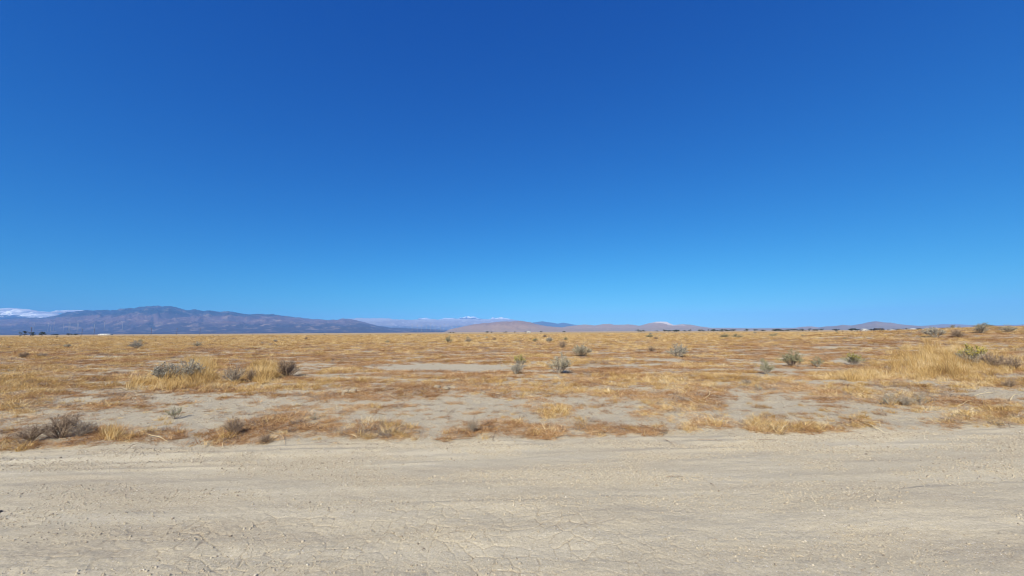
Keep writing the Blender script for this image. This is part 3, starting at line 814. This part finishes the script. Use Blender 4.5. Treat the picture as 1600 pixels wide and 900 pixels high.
# ------------------------------------------------------------------ shrubs, each a thing of its own
def shrub_meshes(seed, stems=38, twigs=7, leaf=1500, up=0.35, lw=0.02, ll=0.06, lo_leaf=0.35, twmat='twig', leafmat='leaf_grey', flower=0, lean=(0, 0), spread=1.0):
    """unit shrub: about 1 m wide and 1 m high"""
    r = np.random.default_rng(seed)
    mb = MB(); tips = []
    for k in range(stems):
        a = r.uniform(0, 2 * np.pi); ph = math.acos(1 - r.random() * (1 - up * 0.1)) * 0.97
        R_ = 0.46 * r.uniform(0.65, 1.05) * spread
        end = np.array([math.cos(a) * math.sin(ph) * R_ + lean[0] * math.cos(ph), math.sin(a) * math.sin(ph) * R_ + lean[1] * math.cos(ph), 0.06 + (0.62 * math.cos(ph) + 0.20) * r.uniform(0.75, 1.1)])
        st = np.array([math.cos(a) * 0.05 * r.random(), math.sin(a) * 0.05 * r.random(), -0.02])
        mid = st * 0.5 + end * 0.5 + np.array([r.normal(0, .04), r.normal(0, .04), r.uniform(-.02, .08)])
        mb.tube([st, mid, end], [0.010, 0.007, 0.004], 3, r.random(), False)
        for j in range(twigs):
            t = r.uniform(0.35, 1.0)
            p = st * (1 - t) ** 2 + 2 * mid * t * (1 - t) + end * t * t
            d = (end - st); d = d / np.linalg.norm(d) + r.normal(0, 0.45, 3) + np.array([0, 0, up]); d /= np.linalg.norm(d)
            L = r.uniform(0.10, 0.24)
            e = p + d * L; e[2] = max(e[2], 0.02)
            mb.tube([p, e], [0.0045, 0.0025], 3, r.random(), False)
            tips.append((p, e))
    bmesh_ = mb.mesh('branches', M[twmat])
    tp = np.array([q[0] for q in tips]); te = np.array([q[1] for q in tips])
    def slivers(n, mat, l, w, zmin, name, topbias=0.0):
        ii = r.integers(0, len(tp), n * 12)
        wgt = te[ii, 2]; keep = (wgt > zmin * 0.9) & (r.random(len(ii)) < (wgt / max(1e-6, te[:, 2].max())) ** topbias)
        ii = ii[keep][:n]; m = len(ii)
        t = r.uniform(0.2, 1.1, m)[:, None]
        p = tp[ii] * (1 - t) + te[ii] * t + r.normal(0, 0.008, (m, 3))
        d = (te[ii] - tp[ii]); d /= np.linalg.norm(d, axis=1)[:, None]
        d = d + r.normal(0, 0.6, (m, 3)) + [0, 0, 0.25]; d /= np.linalg.norm(d, axis=1)[:, None]
        s_ = np.cross(d, r.normal(0, 1, (m, 3))); s_ /= np.linalg.norm(s_, axis=1)[:, None]
        L = (l * r.uniform(.6, 1.3, m))[:, None]; ww = (w * r.uniform(.6, 1.3, m))[:, None] * .5
        V_ = np.stack([p, p + d * L * .5 + s_ * ww, p + d * L, p + d * L * .5 - s_ * ww], 1).reshape(-1, 3)
        V_[:, 2] = np.maximum(V_[:, 2], 0.004)
        return mesh_from(name, V_, np.arange(m * 4), np.full(m, 4), M[mat], False, {'tint': np.repeat(r.random(m), 4)})
    fol = slivers(int(leaf * 2.0), leafmat, ll, lw, lo_leaf * te[:, 2].max(), 'foliage')
    flo = slivers(flower, 'flower', 0.05, 0.035, 0.62 * te[:, 2].max(), 'flower_heads', 1.5) if flower else None
    return bmesh_, fol, flo

SH = {
    'grey': [shrub_meshes(1, leaf=1500), shrub_meshes(2, leaf=1700, stems=44), shrub_meshes(3, leaf=1200, stems=34, spread=1.1)],
    'slate': [shrub_meshes(4, leafmat='leaf_slate', leaf=1500, lean=(.12, 0)), shrub_meshes(5, leafmat='leaf_slate', leaf=1300, lean=(.18, .05))],
    'green': [shrub_meshes(6, leafmat='leaf_green', leaf=1700, twmat='twig_brown', lw=.018), shrub_meshes(7, leafmat='leaf_green', leaf=1200, lw=.016)],
    'yellow': [shrub_meshes(8, leafmat='leaf_grey', leaf=900, flower=1000), shrub_meshes(9, leafmat='leaf_green', leaf=1000, flower=700)],
    'dead': [shrub_meshes(10, twmat='twig_brown', leafmat='leaf_brown', leaf=500, stems=60, twigs=10, ll=.04), shrub_meshes(11, twmat='twig_brown', leafmat='leaf_brown', leaf=420, stems=52, twigs=9, up=.1),
             shrub_meshes(12, twmat='twig', leafmat='leaf_brown', leaf=350, stems=46, twigs=9)],
    'sparse': [shrub_meshes(13, leafmat='leaf_grey', leaf=420, stems=16, twigs=6), shrub_meshes(14, leafmat='leaf_green', leaf=380, stems=14, twigs=6)],
}
def shrub(px, py, w, h, kind, var, label, group='shrubs dotted over the dry plain', turn=None, Y=None, name='desert_shrub'):
    """px, py: where its foot stands in the photograph; w, h in pixels there"""
    if Y is None:
        x, y = on_ground(float(px), float(py)); x, y = float(x), float(y)
    else:
        x = float(at_depth(float(px), float(py), Y)[0]); y = Y
    y += 0.0
    z = float(ground_z(x, y)[0])
    s = y / F
    br, fo, fl = SH[kind][var]
    root = bpy.data.objects.new(name, None); col.objects.link(root)
    root.empty_display_size = 0.2
    sx = 1.04 * w * s / 0.98; sz = 1.0 * h * s / 0.98
    root.location = (x, y + 0.3 * sx, z)
    root.rotation_euler = (0, 0, random.uniform(0, 6.28) if turn is None else turn)
    root.scale = (sx, min(sx, max(sx * .8, .3)), sz)
    link('branches', br, root); link('foliage', fo, root)
    if fl: tag(link('flower_heads', fl, root), kind='stuff')
    tag(root, label, 'shrub', group)
    return root

shrub(877, 588, 40, 33, 'grey', 0, 'large round pale grey shrub standing just right of the yellow flowering one')
shrub(911, 560, 36, 21, 'grey', 1, 'wide low grey-green dome of a shrub behind the large round grey shrub')
shrub(812, 577, 23, 21, 'yellow', 0, 'small shrub with bright yellow flower heads left of the round grey shrub', name='flowering_shrub')
shrub(806, 589, 20, 18, 'slate', 0, 'little grey twiggy shrub in front of the bright yellow flowering shrub')
shrub(1064, 562, 38, 21, 'slate', 1, 'grey shrub leaning right in the middle of the russet field', turn=0.2)
shrub(1247, 576, 38, 25, 'green', 0, 'fullest dusty green bush beside a bare patch on the right')
shrub(1202, 588, 26, 24, 'green', 1, 'pale green upright little bush left of the full green bush')
shrub(1283, 576, 20, 16, 'green', 1, 'small grey-green bush right of the full green bush')
shrub(1343, 574, 30, 20, 'yellow', 1, 'yellow-green flowering bush beyond the golden grass, near the pale bare patch', name='flowering_shrub')
shrub(1538, 575, 40, 34, 'yellow', 0, 'tall yellow-topped flowering shrub at the right side of the field', name='flowering_shrub')
shrub(1570, 580, 40, 24, 'dead', 0, 'brown-grey twiggy shrub right beside the tall yellow-topped shrub')
shrub(1597, 583, 34, 24, 'dead', 1, 'brown dead shrub cut by the right picture edge')
shrub(240, 602, 52, 31, 'slate', 0, 'slate grey shrub at the left end of the row in the golden grass', turn=0.0)
shrub(274, 601, 46, 32, 'slate', 1, 'dark grey shrub second in the row on the left, before the tall gold grass', turn=0.4)
shrub(356, 604, 38, 30, 'dead', 2, 'grey-brown rounded shrub between two tufts of tall golden grass')
shrub(388, 600, 20, 22, 'dead', 1, 'narrow brown shrub just right of the grey-brown rounded one')
shrub(440, 594, 44, 31, 'dead', 0, 'dark twiggy shrub at the right end of the row on the left')
shrub(72, 693, 58, 40, 'dead', 0, 'big dark brown dead shrub at the left road edge')
shrub(30, 697, 46, 27, 'dead', 1, 'brown dead shrub spilling over the road edge at far left')
shrub(112, 690, 40, 28, 'dead', 2, 'low twiggy dead shrub right of the big dark brown one')
shrub(264, 662, 30, 22, 'sparse', 1, 'thin pale green shrub alone on bare soil with a dark shadow')
shrub(356, 688, 32, 28, 'dead', 1, 'dark dead shrub at the left of the russet roadside mat')
shrub(410, 696, 22, 13, 'dead', 0, 'low dark dead shrub at the front of the russet roadside mat')
shrub(488, 664, 18, 12, 'sparse', 0, 'small grey sprig at the right end of the russet roadside mat')
shrub(738, 682, 22, 26, 'dead', 2, 'little upright dead shrub in the roadside grass near the middle')
shrub(700, 537, 15, 11, 'green', 1, 'tiny yellowish green bush far out near the middle')
shrub(731, 536, 16, 9, 'dead', 2, 'tiny purple-grey bush far out right of the yellowish one')
shrub(858, 536, 14, 9, 'slate', 0, 'tiny grey bush far out behind the grey-green dome')
shrub(880, 545, 18, 12, 'dead', 1, 'small purple-brown shrub left of the grey-green dome')
shrub(205, 546, 24, 12, 'slate', 1, 'grey shrub far out in the left field')
shrub(304, 543, 15, 9, 'grey', 2, 'small pale grey shrub far out in the left field')
shrub(30, 561, 16, 10, 'dead', 0, 'dark small shrub in the gold grass near the left picture edge')
shrub(60, 560, 14, 8, 'dead', 2, 'second dark small shrub in the gold grass near the left picture edge')
shrub(1400, 641, 26, 22, 'sparse', 0, 'leftmost of three little grey sprigs by the bare strip on the right')
shrub(1423, 641, 22, 20, 'dead', 2, 'middle of three little grey sprigs by the bare strip on the right')
shrub(1446, 640, 24, 18, 'sparse', 0, 'rightmost of three little grey sprigs by the bare strip on the right')
shrub(1588, 611, 22, 14, 'dead', 1, 'round brown clump on bare soil at the right picture edge')
shrub(1170, 607, 16, 12, 'dead', 2, 'small dark sprig below the pale green upright bush')
shrub(1188, 616, 18, 12, 'sparse', 0, 'small grey sprig at the edge of the bare strip below the pale green bush')
shrub(1020, 553, 16, 9, 'dead', 1, 'small brown shrub left of the leaning grey shrub')
shrub(1474, 531, 30, 17, 'slate', 0, 'big grey-green bush on the low rise at right, leftmost there', Y=38.0)
shrub(1506, 533, 22, 13, 'dead', 0, 'brown bush on the low rise, right of the big grey-green one', Y=37.0)
shrub(1544, 530, 24, 15, 'slate', 1, 'grey bush on the low rise near the right picture edge', Y=40.0)
shrub(1500, 517, 22, 9, 'green', 1, 'olive bush on the skyline of the low rise', Y=58.0)
shrub(1548, 515, 26, 10, 'green', 0, 'highest olive bush on the skyline of the low rise at right', Y=56.0)
shrub(1585, 528, 20, 12, 'grey', 2, 'pale bush on the low rise at the right picture edge', Y=40.0)
shrub(1348, 527, 18, 7, 'slate', 0, 'low grey bush left of the rise on the right', Y=62.0)
shrub(1300, 523, 16, 7, 'green', 1, 'low olive bush far out towards the dark barn', Y=80.0)
shrub(1135, 523, 15, 7, 'green', 0, 'left of two olive bushes far out right of the pale quarry hill', Y=78.0)
shrub(1154, 524, 18, 7, 'green', 1, 'right of two olive bushes far out right of the pale quarry hill', Y=76.0)
shrub(1017, 524, 13, 6, 'green', 0, 'olive bush far out below the pale quarry hill', Y=85.0)
shrub(1215, 523, 22, 7, 'green', 1, 'broad olive bush far out before the dark row of trees', Y=82.0)
shrub(852, 523, 10, 5, 'dead', 0, 'dark speck of a bush on the far edge below the brown hill', Y=100.0)
for k in range(48):    # nothing tells these apart
    Yk = math.exp(random.uniform(math.log(40), math.log(170)))
    pxk = random.uniform(10, 1590)
    xk = (pxk - 800) / F * Yk
    pyk = float(to_pixel(np.array([xk]), np.array([Yk]))[1][0])
    wd = random.uniform(0.35, 1.0) * F / Yk
    kd = random.choice(['dead', 'slate', 'green', 'grey', 'dead'])
    shrub(pxk, pyk, wd, wd * random.uniform(.45, .7), kd, random.randrange(2), 'tiny low bush scattered in the far golden grass', 'tiny bushes in the far golden grass', Y=Yk)

for k in range(46):
    Yk = random.uniform(150, 330)
    pxk = random.uniform(5, 1595)
    wd = random.uniform(0.6, 1.8) * F / Yk
    pyk = float(to_pixel(np.array([(pxk - 800) / F * Yk]), np.array([Yk]))[1][0])
    shrub(pxk, pyk, wd, wd * random.uniform(.4, .7), random.choice(['dead', 'slate', 'green']), random.randrange(2), 'speck of scrub on the far edge of the golden plain', 'scrub specks along the edge of the plain', Y=Yk)

# ------------------------------------------------------------------ loose straw stalks, twigs, clods, stones
def stalk(px0, py0, px1, py1, label, mat='straw', thick=0.006, name='straw_stalk', lift=0.03, cat='stalk', fork=False, grp='loose stalks by the road'):
    x0, y0 = map(float, on_ground(float(px0), float(py0))); x1, y1 = map(float, on_ground(float(px1), float(py1)))
    def zz(x, y):
        if road_v(x, y) < 0:
            v_ = road_v(x, y); u_ = (x + v_ * math.sin(rad(3.4))) / ROAD_COS
            return float(road_height(np.array([u_]), np.array([v_]))[2][0])
        return float(ground_z(x, y)[0])
    z0 = zz(x0, y0); z1 = zz(x1, y1)
    r = random.Random(int(px0 * 7 + py0))
    L = math.hypot(x1 - x0, y1 - y0)
    pts = []
    for t in (0, .3, .6, 1):
        pts.append((x0 + (x1 - x0) * t + r.uniform(-.03, .03) * L, y0 + (y1 - y0) * t + r.uniform(-.03, .03) * L, z0 + (z1 - z0) * t + thick + lift * math.sin(math.pi * (0.15 + .7 * t)) * r.uniform(.6, 1.2)))
    mb = MB(); mb.tube(pts, [thick, thick * .95, thick * .8, thick * .5], 5, r.random())
    if fork:
        for j in range(3):
            p = Vector(pts[1 + j % 2]); e = p + Vector((r.uniform(-.4, .4) * L, r.uniform(-.4, .4) * L, r.uniform(0, .12) * L))
            mb.tube([p, (p + e) / 2 + Vector((0, 0, .01)), e], [thick * .6, thick * .5, thick * .3], 4, r.random())
    o = link(name, mb.mesh(name, M[mat]))
    return tag(o, label, cat, grp)
stalk(1347, 666, 1372, 675, 'pale straw stalk at the end of the golden roadside strip, front one')
stalk(1344, 664, 1378, 665, 'pale straw stalk at the end of the golden roadside strip, lying level')
stalk(1354, 668, 1380, 679, 'pale straw stalk at the end of the golden roadside strip, nearest the road')
stalk(1332, 667, 1350, 674, 'pale straw stalk at the end of the golden roadside strip, leftmost')
stalk(1495, 641, 1522, 633, 'long pale stalk on the bare strip at right, lower of the two in line')
stalk(1523, 624, 1562, 617, 'long pale stalk on the bare strip at right, upper of the two in line')
stalk(1517, 648, 1542, 640, 'short bright stalk above the grass clump at the right road edge')
stalk(1448, 622, 1482, 637, 'pale stalk running down from the grey sprigs to the right clump')
stalk(1480, 606, 1487, 616, 'short pale stalk standing out of the brown clump on the right slope', lift=.06)
stalk(1575, 634, 1590, 622, 'pale stalk poking up at the right picture edge', lift=.08)
stalk(226, 685, 262, 696, 'bright yellow stalk lying right of the left roadside clump')
stalk(170, 583, 200, 578, 'pale stalk lying in the russet grass of the left field')
stalk(190, 594, 216, 596, 'pale stalk just left of the slate grey shrub')
stalk(95, 681, 118, 665, 'curved straw stalk over the low twiggy dead shrub', lift=.10, thick=.005)
stalk(52, 684, 80, 688, 'thin pale stalk across the foot of the big dark dead shrub', thick=.004)
stalk(340, 686, 350, 702, 'pale stalk standing at the left of the russet mat', thick=.005)
stalk(440, 684, 446, 696, 'thin forked tan stalk in front of the russet mat', mat='russet', thick=.003, fork=True)
stalk(1105, 632, 1113, 618, 'upright pale stalk in the tangle right of the middle', lift=.12, thick=.005)
stalk(1035, 664, 1045, 680, 'thin stalk at the roadside right of the middle', thick=.004)
stalk(1112, 552, 1117, 542, 'thin pale stalk standing in the russet field', lift=.15, thick=.006)
stalk(1236, 555, 1238, 545, 'thin pale stalk standing above the full green bush', lift=.15, thick=.006)
stalk(680, 690, 738, 688, 'long tan stalk lying along the roadside mat near the middle', mat='russet', thick=.005)
for a_ in [(1040, 690, 1055, 697, 'dark forked twig on the road edge right of the middle'), (1090, 690, 1128, 692, 'thin bent twig lying along the road edge'), (770, 690, 775, 680, 'thin twig standing at the road edge near the middle'),
           (1185, 690, 1210, 689, 'thin twig lying along the road edge under the golden strip'), (200, 706, 214, 698, 'dark forked twig by the pale sand bank at left'), (490, 697, 520, 694, 'dark twig lying along the roadside mat at left'),
           (1042, 748, 1068, 746, 'lone dark twig lying in the middle of the road'), (1110, 758, 1118, 763, 'short dark twig on the road right of the lone one'), (318, 702, 340, 690, 'bent reddish twig at the left end of the russet mat'),
           (660, 862, 664, 859, 'tiny dark splinter on the road at the bottom')]:
    stalk(*a_, mat='twig_brown', thick=.0035, name='twig', lift=.02, cat='twig', fork=a_[0] in (1040, 200, 318, 490), grp='dark twigs on the roadside')

def clod(px, py, w, label, mat, name, cat, grp=None, seed=0, flat=.6):
    x0, y0 = map(float, on_ground(float(px), float(py)))
    V_, F_ = lump(seed, 3, 0.07)
    V_ = np.array(V_); V_ = V_ * (1 + .25 * fbm(V_[:, 0] * 1.7 + seed, V_[:, 1] * 1.7 + V_[:, 2], 3)[:, None])
    s = w * y0 / F / 2
    V_ = V_ * [s, s * .8, s * flat]
    if road_v(x0, y0) < 0:
        v_ = road_v(x0, y0); u_ = (x0 + v_ * math.sin(rad(3.4))) / ROAD_COS
        z = float(road_height(np.array([u_]), np.array([v_]))[2][0])
    else:
        z = float(ground_z(x0, y0)[0])
    o = link(name, mesh_from(name, V_, [i for q in F_ for i in q], [3] * len(F_), M[mat], True, {'tint': [.5] * len(V_)}))
    o.location = (x0, y0, z + s * flat * .35); o.rotation_euler = (0, 0, seed)
    return tag(o, label, cat, grp)
clod(-2, 802, 9, 'dark stone on the road cut by the left picture edge', 'dark_rock', 'stone', 'stone', seed=3)
for k, (px, py, w) in enumerate([(541, 618, 12), (551, 619, 15), (561, 617, 9), (683, 611, 11), (697, 612, 13), (755, 619, 9), (690, 618, 8), (536, 621, 8)]):
    clod(px, py, w, ['crumbly soil clod left of the burrow group in the russet patch', 'largest soil clod at the burrow in the russet patch', 'soil clod right of the largest one in the russet patch',
                     'soil clod at the right burrow, left one of the pair', 'soil clod at the right burrow, right one of the pair', 'small soil clod under the russet tuft near the middle', 'small soil clod below the right burrow',
                     'smallest soil clod at the left burrow'][k], 'clod', 'soil_clod', 'clod', 'soil clods by the burrows', seed=20 + k, flat=.75)

# ------------------------------------------------------------------ far things: trees, poles, turbines, buildings
def crown_mesh(seed, n=420):
    r = np.random.default_rng(seed)
    c = []
    for k in range(9):
        cc = r.normal(0, 1, 3) * [.22, .22, .18] + [0, 0, .62]
        d = r.normal(0, 1, (n // 9, 3)); d /= np.linalg.norm(d, axis=1)[:, None]
        c.append(cc + d * r.uniform(.12, .24) * r.uniform(.6, 1, (n // 9, 1)))
    p = np.vstack(c); m = len(p)
    a = r.normal(0, 1, (m, 3)); a /= np.linalg.norm(a, axis=1)[:, None]; b = np.cross(a, r.normal(0, 1, (m, 3))); b /= np.linalg.norm(b, axis=1)[:, None]
    s_ = r.uniform(.03, .07, (m, 1))
    V_ = np.stack([p - a * s_, p + b * s_ * .7, p + a * s_, p - b * s_ * .7], 1).reshape(-1, 3)
    return mesh_from('crown', V_, np.arange(m * 4), np.full(m, 4), M['tree_leaf'], False, {'tint': np.repeat(r.random(m), 4)})
def trunk_mesh(seed):
    r = random.Random(seed); mb = MB()
    mb.tube([(0, 0, -.03), (.01, 0, .25), (.0, .02, .55)], [.035, .028, .015], 6)
    for k in range(4):
        a = r.uniform(0, 6.28); mb.tube([(0, 0, .25 + .06 * k), (math.cos(a) * .2, math.sin(a) * .2, .5 + .05 * k)], [.016, .006], 5)
    return mb.mesh('trunk', M['bark'])
CR = [crown_mesh(k) for k in range(4)]; TR = [trunk_mesh(k) for k in range(2)]
def tree(px, w, h, Y, label, group):
    x = float(at_depth(float(px), 515.0, Y)[0])
    root = bpy.data.objects.new('tree', None); col.objects.link(root)
    root.location = (x, Y, float(ground_z(x, Y)[0])); root.rotation_euler = (0, 0, random.uniform(0, 6.28))
    s = Y / F
    root.scale = (w * s / .85, w * s / .85, h * s)
    link('trunk', TR[random.randrange(2)], root); link('crown', CR[random.randrange(4)], root)
    return tag(root, label, 'tree', group)
tree(39, 8.5, 7.5, 420.0, 'dark tree at far left, leftmost of three on the horizon', 'three dark trees at far left')
tree(51, 6.5, 6.5, 430.0, 'dark tree at far left beside the tall pole, middle of three', 'three dark trees at far left')
tree(67, 9.5, 6, 425.0, 'dark tree at far left, rightmost and broadest of three', 'three dark trees at far left')
for k in range(64):
    pxk = random.choice([random.uniform(1095, 1290), random.uniform(1110, 1285), random.uniform(1285, 1480), random.uniform(985, 1100)])
    tree(pxk, random.uniform(4, 10), random.uniform(1.8, 3.6), random.uniform(620, 860), 'dark low tree in the broken row along the right horizon', 'dark trees along the right horizon')
for k in range(16):
    tree(random.uniform(80, 120) if k < 7 else random.uniform(640, 900), random.uniform(4, 7), random.uniform(1.6, 2.8), random.uniform(600, 800),
         'low dark bush on the left horizon near the poles' if k < 7 else 'low dark bush on the middle horizon below the brown hill', 'bushes on the left horizon' if k < 7 else 'bushes on the middle horizon')

def pole(px, h, Y, label):
    x = float(at_depth(float(px), 512.0, Y)[0]); s = Y / F * h
    root = bpy.data.objects.new('utility_pole', None); col.objects.link(root); root.location = (x, Y, float(ground_z(x, Y)[0]))
    mb = MB(); mb.tube([(0, 0, -1), (0, 0, s)], [.24, .17], 7); link('post', mb.mesh('post', M['pole']), root)
    mb = MB(); mb.box(-1.3, 1.3, -.42, -.26, s - .75, s - .55); arm = link('cross_arm', mb.mesh('cross_arm', M['pole']), root)
    for q in (-1.15, -.45, .45, 1.15):
        mb = MB(); mb.tube([(q, -.34, s - .55), (q, -.34, s - .38), (q, -.34, s - .3)], [.04, .08, .05], 6); link('insulator', mb.mesh('insulator', M['white']), arm)
    return tag(root, label, 'pole', 'utility poles on the left plain')
pole(49.5, 14, 430.0, 'tallest utility pole at far left above the middle dark tree')
for px, lab in [(129, 'utility pole on the left plain, second from the picture edge'), (148, 'utility pole on the left plain, third from the picture edge'), (237, 'utility pole below the highest mountain top, left one'), (277, 'utility pole below the right shoulder of the highest mountain'),
                (313, 'utility pole at the right end of the pole line')]:
    pole(px, 10.5, 620.0, lab)

def turbine(px, foot_y, hub_h, Y, seed):
    x, _, z = at_depth(float(px), float(foot_y), Y); x, z = float(x), float(z)
    r = random.Random(seed)
    root = bpy.data.objects.new('wind_turbine', None); col.objects.link(root); root.location = (x, Y, z)
    root.rotation_euler = (0, 0, r.uniform(-.5, .5))
    mb = MB(); mb.tube([(0, 0, -40), (0, 0, hub_h)], [1.5, 0.9], 8); link('tower', mb.mesh('tower', M['turbine']), root)
    mb = MB(); mb.box(-1.8, 1.8, -3.5, 6, hub_h, hub_h + 3.6); link('nacelle', mb.mesh('nacelle', M['turbine']), root)
    mb = MB(); mb.tube([(0, -6, hub_h + 1.8), (0, -4.6, hub_h + 1.8), (0, -3.5, hub_h + 1.8)], [.5, 1.5, 1.7], 8); link('hub', mb.mesh('hub', M['turbine']), root)
    a0 = r.uniform(0, 2.1)
    for k in range(3):
        a = a0 + k * 2 * math.pi / 3; L = hub_h * .55
        d = Vector((math.sin(a), 0, math.cos(a))); c = Vector((0, -5, hub_h + 1.8)); sd = Vector((d.z, 0, -d.x))
        mb = MB()
        ch = [(0, .5), (.18, 1.2), (.6, .7), (1, .2)]
        V_ = []
        for t, w in ch:
            p = c + d * L * t
            V_ += [p - sd * w * .35, p + Vector((0, -.3, 0)), p + sd * w, p + Vector((0, .3, 0))]
        F_ = [[j * 4 + i, j * 4 + (i + 1) % 4, (j + 1) * 4 + (i + 1) % 4, (j + 1) * 4 + i] for j in range(3) for i in range(4)] + [[3, 2, 1, 0], [12, 13, 14, 15]]
        mb.add(V_, F_); link('blade', mb.mesh('blade', M['turbine']), root)
    return root
for k, px in enumerate([53, 75, 79, 84, 99, 107.5, 109, 120.5, 122, 147, 163, 191]):
    tag(turbine(px, 511.5 + (k * 7 % 5) * 0.9, 50.0 + (k * 5 % 4) * 8, 4700.0 + 60 * (k % 4), k), 'white wind turbine standing before the foot of the left mountains', 'wind turbine', 'wind turbines before the left mountains')
for k, px in enumerate([644, 652, 659, 666, 673, 680, 688, 694, 700, 706, 713]):
    tag(turbine(px, 512.0 + (k * 3 % 4) * .8, 34.0 + (k * 5 % 3) * 6, 4900.0 + 50 * (k % 3), 40 + k), 'white wind turbine in the row left of the brown hill', 'wind turbine', 'wind turbines left of the brown hill')

def building(px, w, h, Y, wall, roof, label, name='building', doors=1):
    x = float(at_depth(float(px), 515.0, Y)[0]); s = Y / F; W_ = w * s; H_ = h * s; D_ = max(6.0, W_ * .45)
    root = bpy.data.objects.new(name, None); col.objects.link(root); root.location = (x, Y, float(ground_z(x, Y)[0]))
    e = H_ * .68
    mb = MB(); mb.box(-W_ / 2, W_ / 2, -D_ / 2, D_ / 2, -.3, e)
    mb.add([(-W_ / 2, -D_ / 2, e), (-W_ / 2, D_ / 2, e), (-W_ / 2, 0, H_ - .1), (W_ / 2, -D_ / 2, e), (W_ / 2, D_ / 2, e), (W_ / 2, 0, H_ - .1)], [[0, 2, 1], [3, 4, 5]])
    wl = link('wall', mb.mesh('wall', M[wall]), root)
    ov = .35; mb = MB(); q = e - .1
    mb.add([(-W_ / 2 - ov, -D_ / 2 - ov, q), (W_ / 2 + ov, -D_ / 2 - ov, q), (W_ / 2 + ov, 0, H_), (-W_ / 2 - ov, 0, H_), (-W_ / 2 - ov, D_ / 2 + ov, q), (W_ / 2 + ov, D_ / 2 + ov, q),
            (-W_ / 2 - ov, -D_ / 2 - ov, q + .14), (W_ / 2 + ov, -D_ / 2 - ov, q + .14), (W_ / 2 + ov, 0, H_ + .14), (-W_ / 2 - ov, 0, H_ + .14), (-W_ / 2 - ov, D_ / 2 + ov, q + .14), (W_ / 2 + ov, D_ / 2 + ov, q + .14)],
           [[3, 2, 1, 0], [4, 5, 2, 3], [6, 7, 8, 9], [9, 8, 11, 10], [0, 1, 7, 6], [5, 4, 10, 11], [0, 6, 9, 3], [3, 9, 10, 4], [1, 2, 8, 7], [2, 5, 11, 8]])
    link('roof', mb.mesh('roof', M[roof]), root)
    nw = 4
    for k in range(nw):
        cx = -W_ / 2 + W_ * (k + .5) / nw
        mb = MB()
        if k == 1:
            mb.box(cx - .5, cx + .5, -D_ / 2 - .06, -D_ / 2 + .05, -.2, min(2.0, e * .8)); link('door', mb.mesh('door', M['barn_dark']), root)
        else:
            mb.box(cx - .6, cx + .6, -D_ / 2 - .05, -D_ / 2 + .05, e * .4, e * .75); link('window', mb.mesh('window', M['glass']), root)
    return tag(root, label, 'building', 'low buildings on the horizon')
building(166, 16, 2.0, 720.0, 'wall_pale', 'white', 'long low white building on the left horizon below the mountains')
building(1350, 7.5, 2.8, 640.0, 'wall_pale', 'white', 'small white building on the right horizon left of the dark barn')
building(1373, 12, 3.4, 640.0, 'barn_dark', 'barn_dark', 'dark barn on the right horizon below the rounded hills', 'barn')
building(1426, 7, 2.8, 640.0, 'wall_pale', 'white', 'small white building on the right horizon right of the dark barn')
building(826, 6, 2.4, 700.0, 'wall_pale', 'roof_grey', 'tiny pale building on the horizon below the brown hill')
building(1392, 5.5, 2.2, 650.0, 'wall_pale', 'roof_grey', 'tiny grey-roofed building right beside the dark barn')
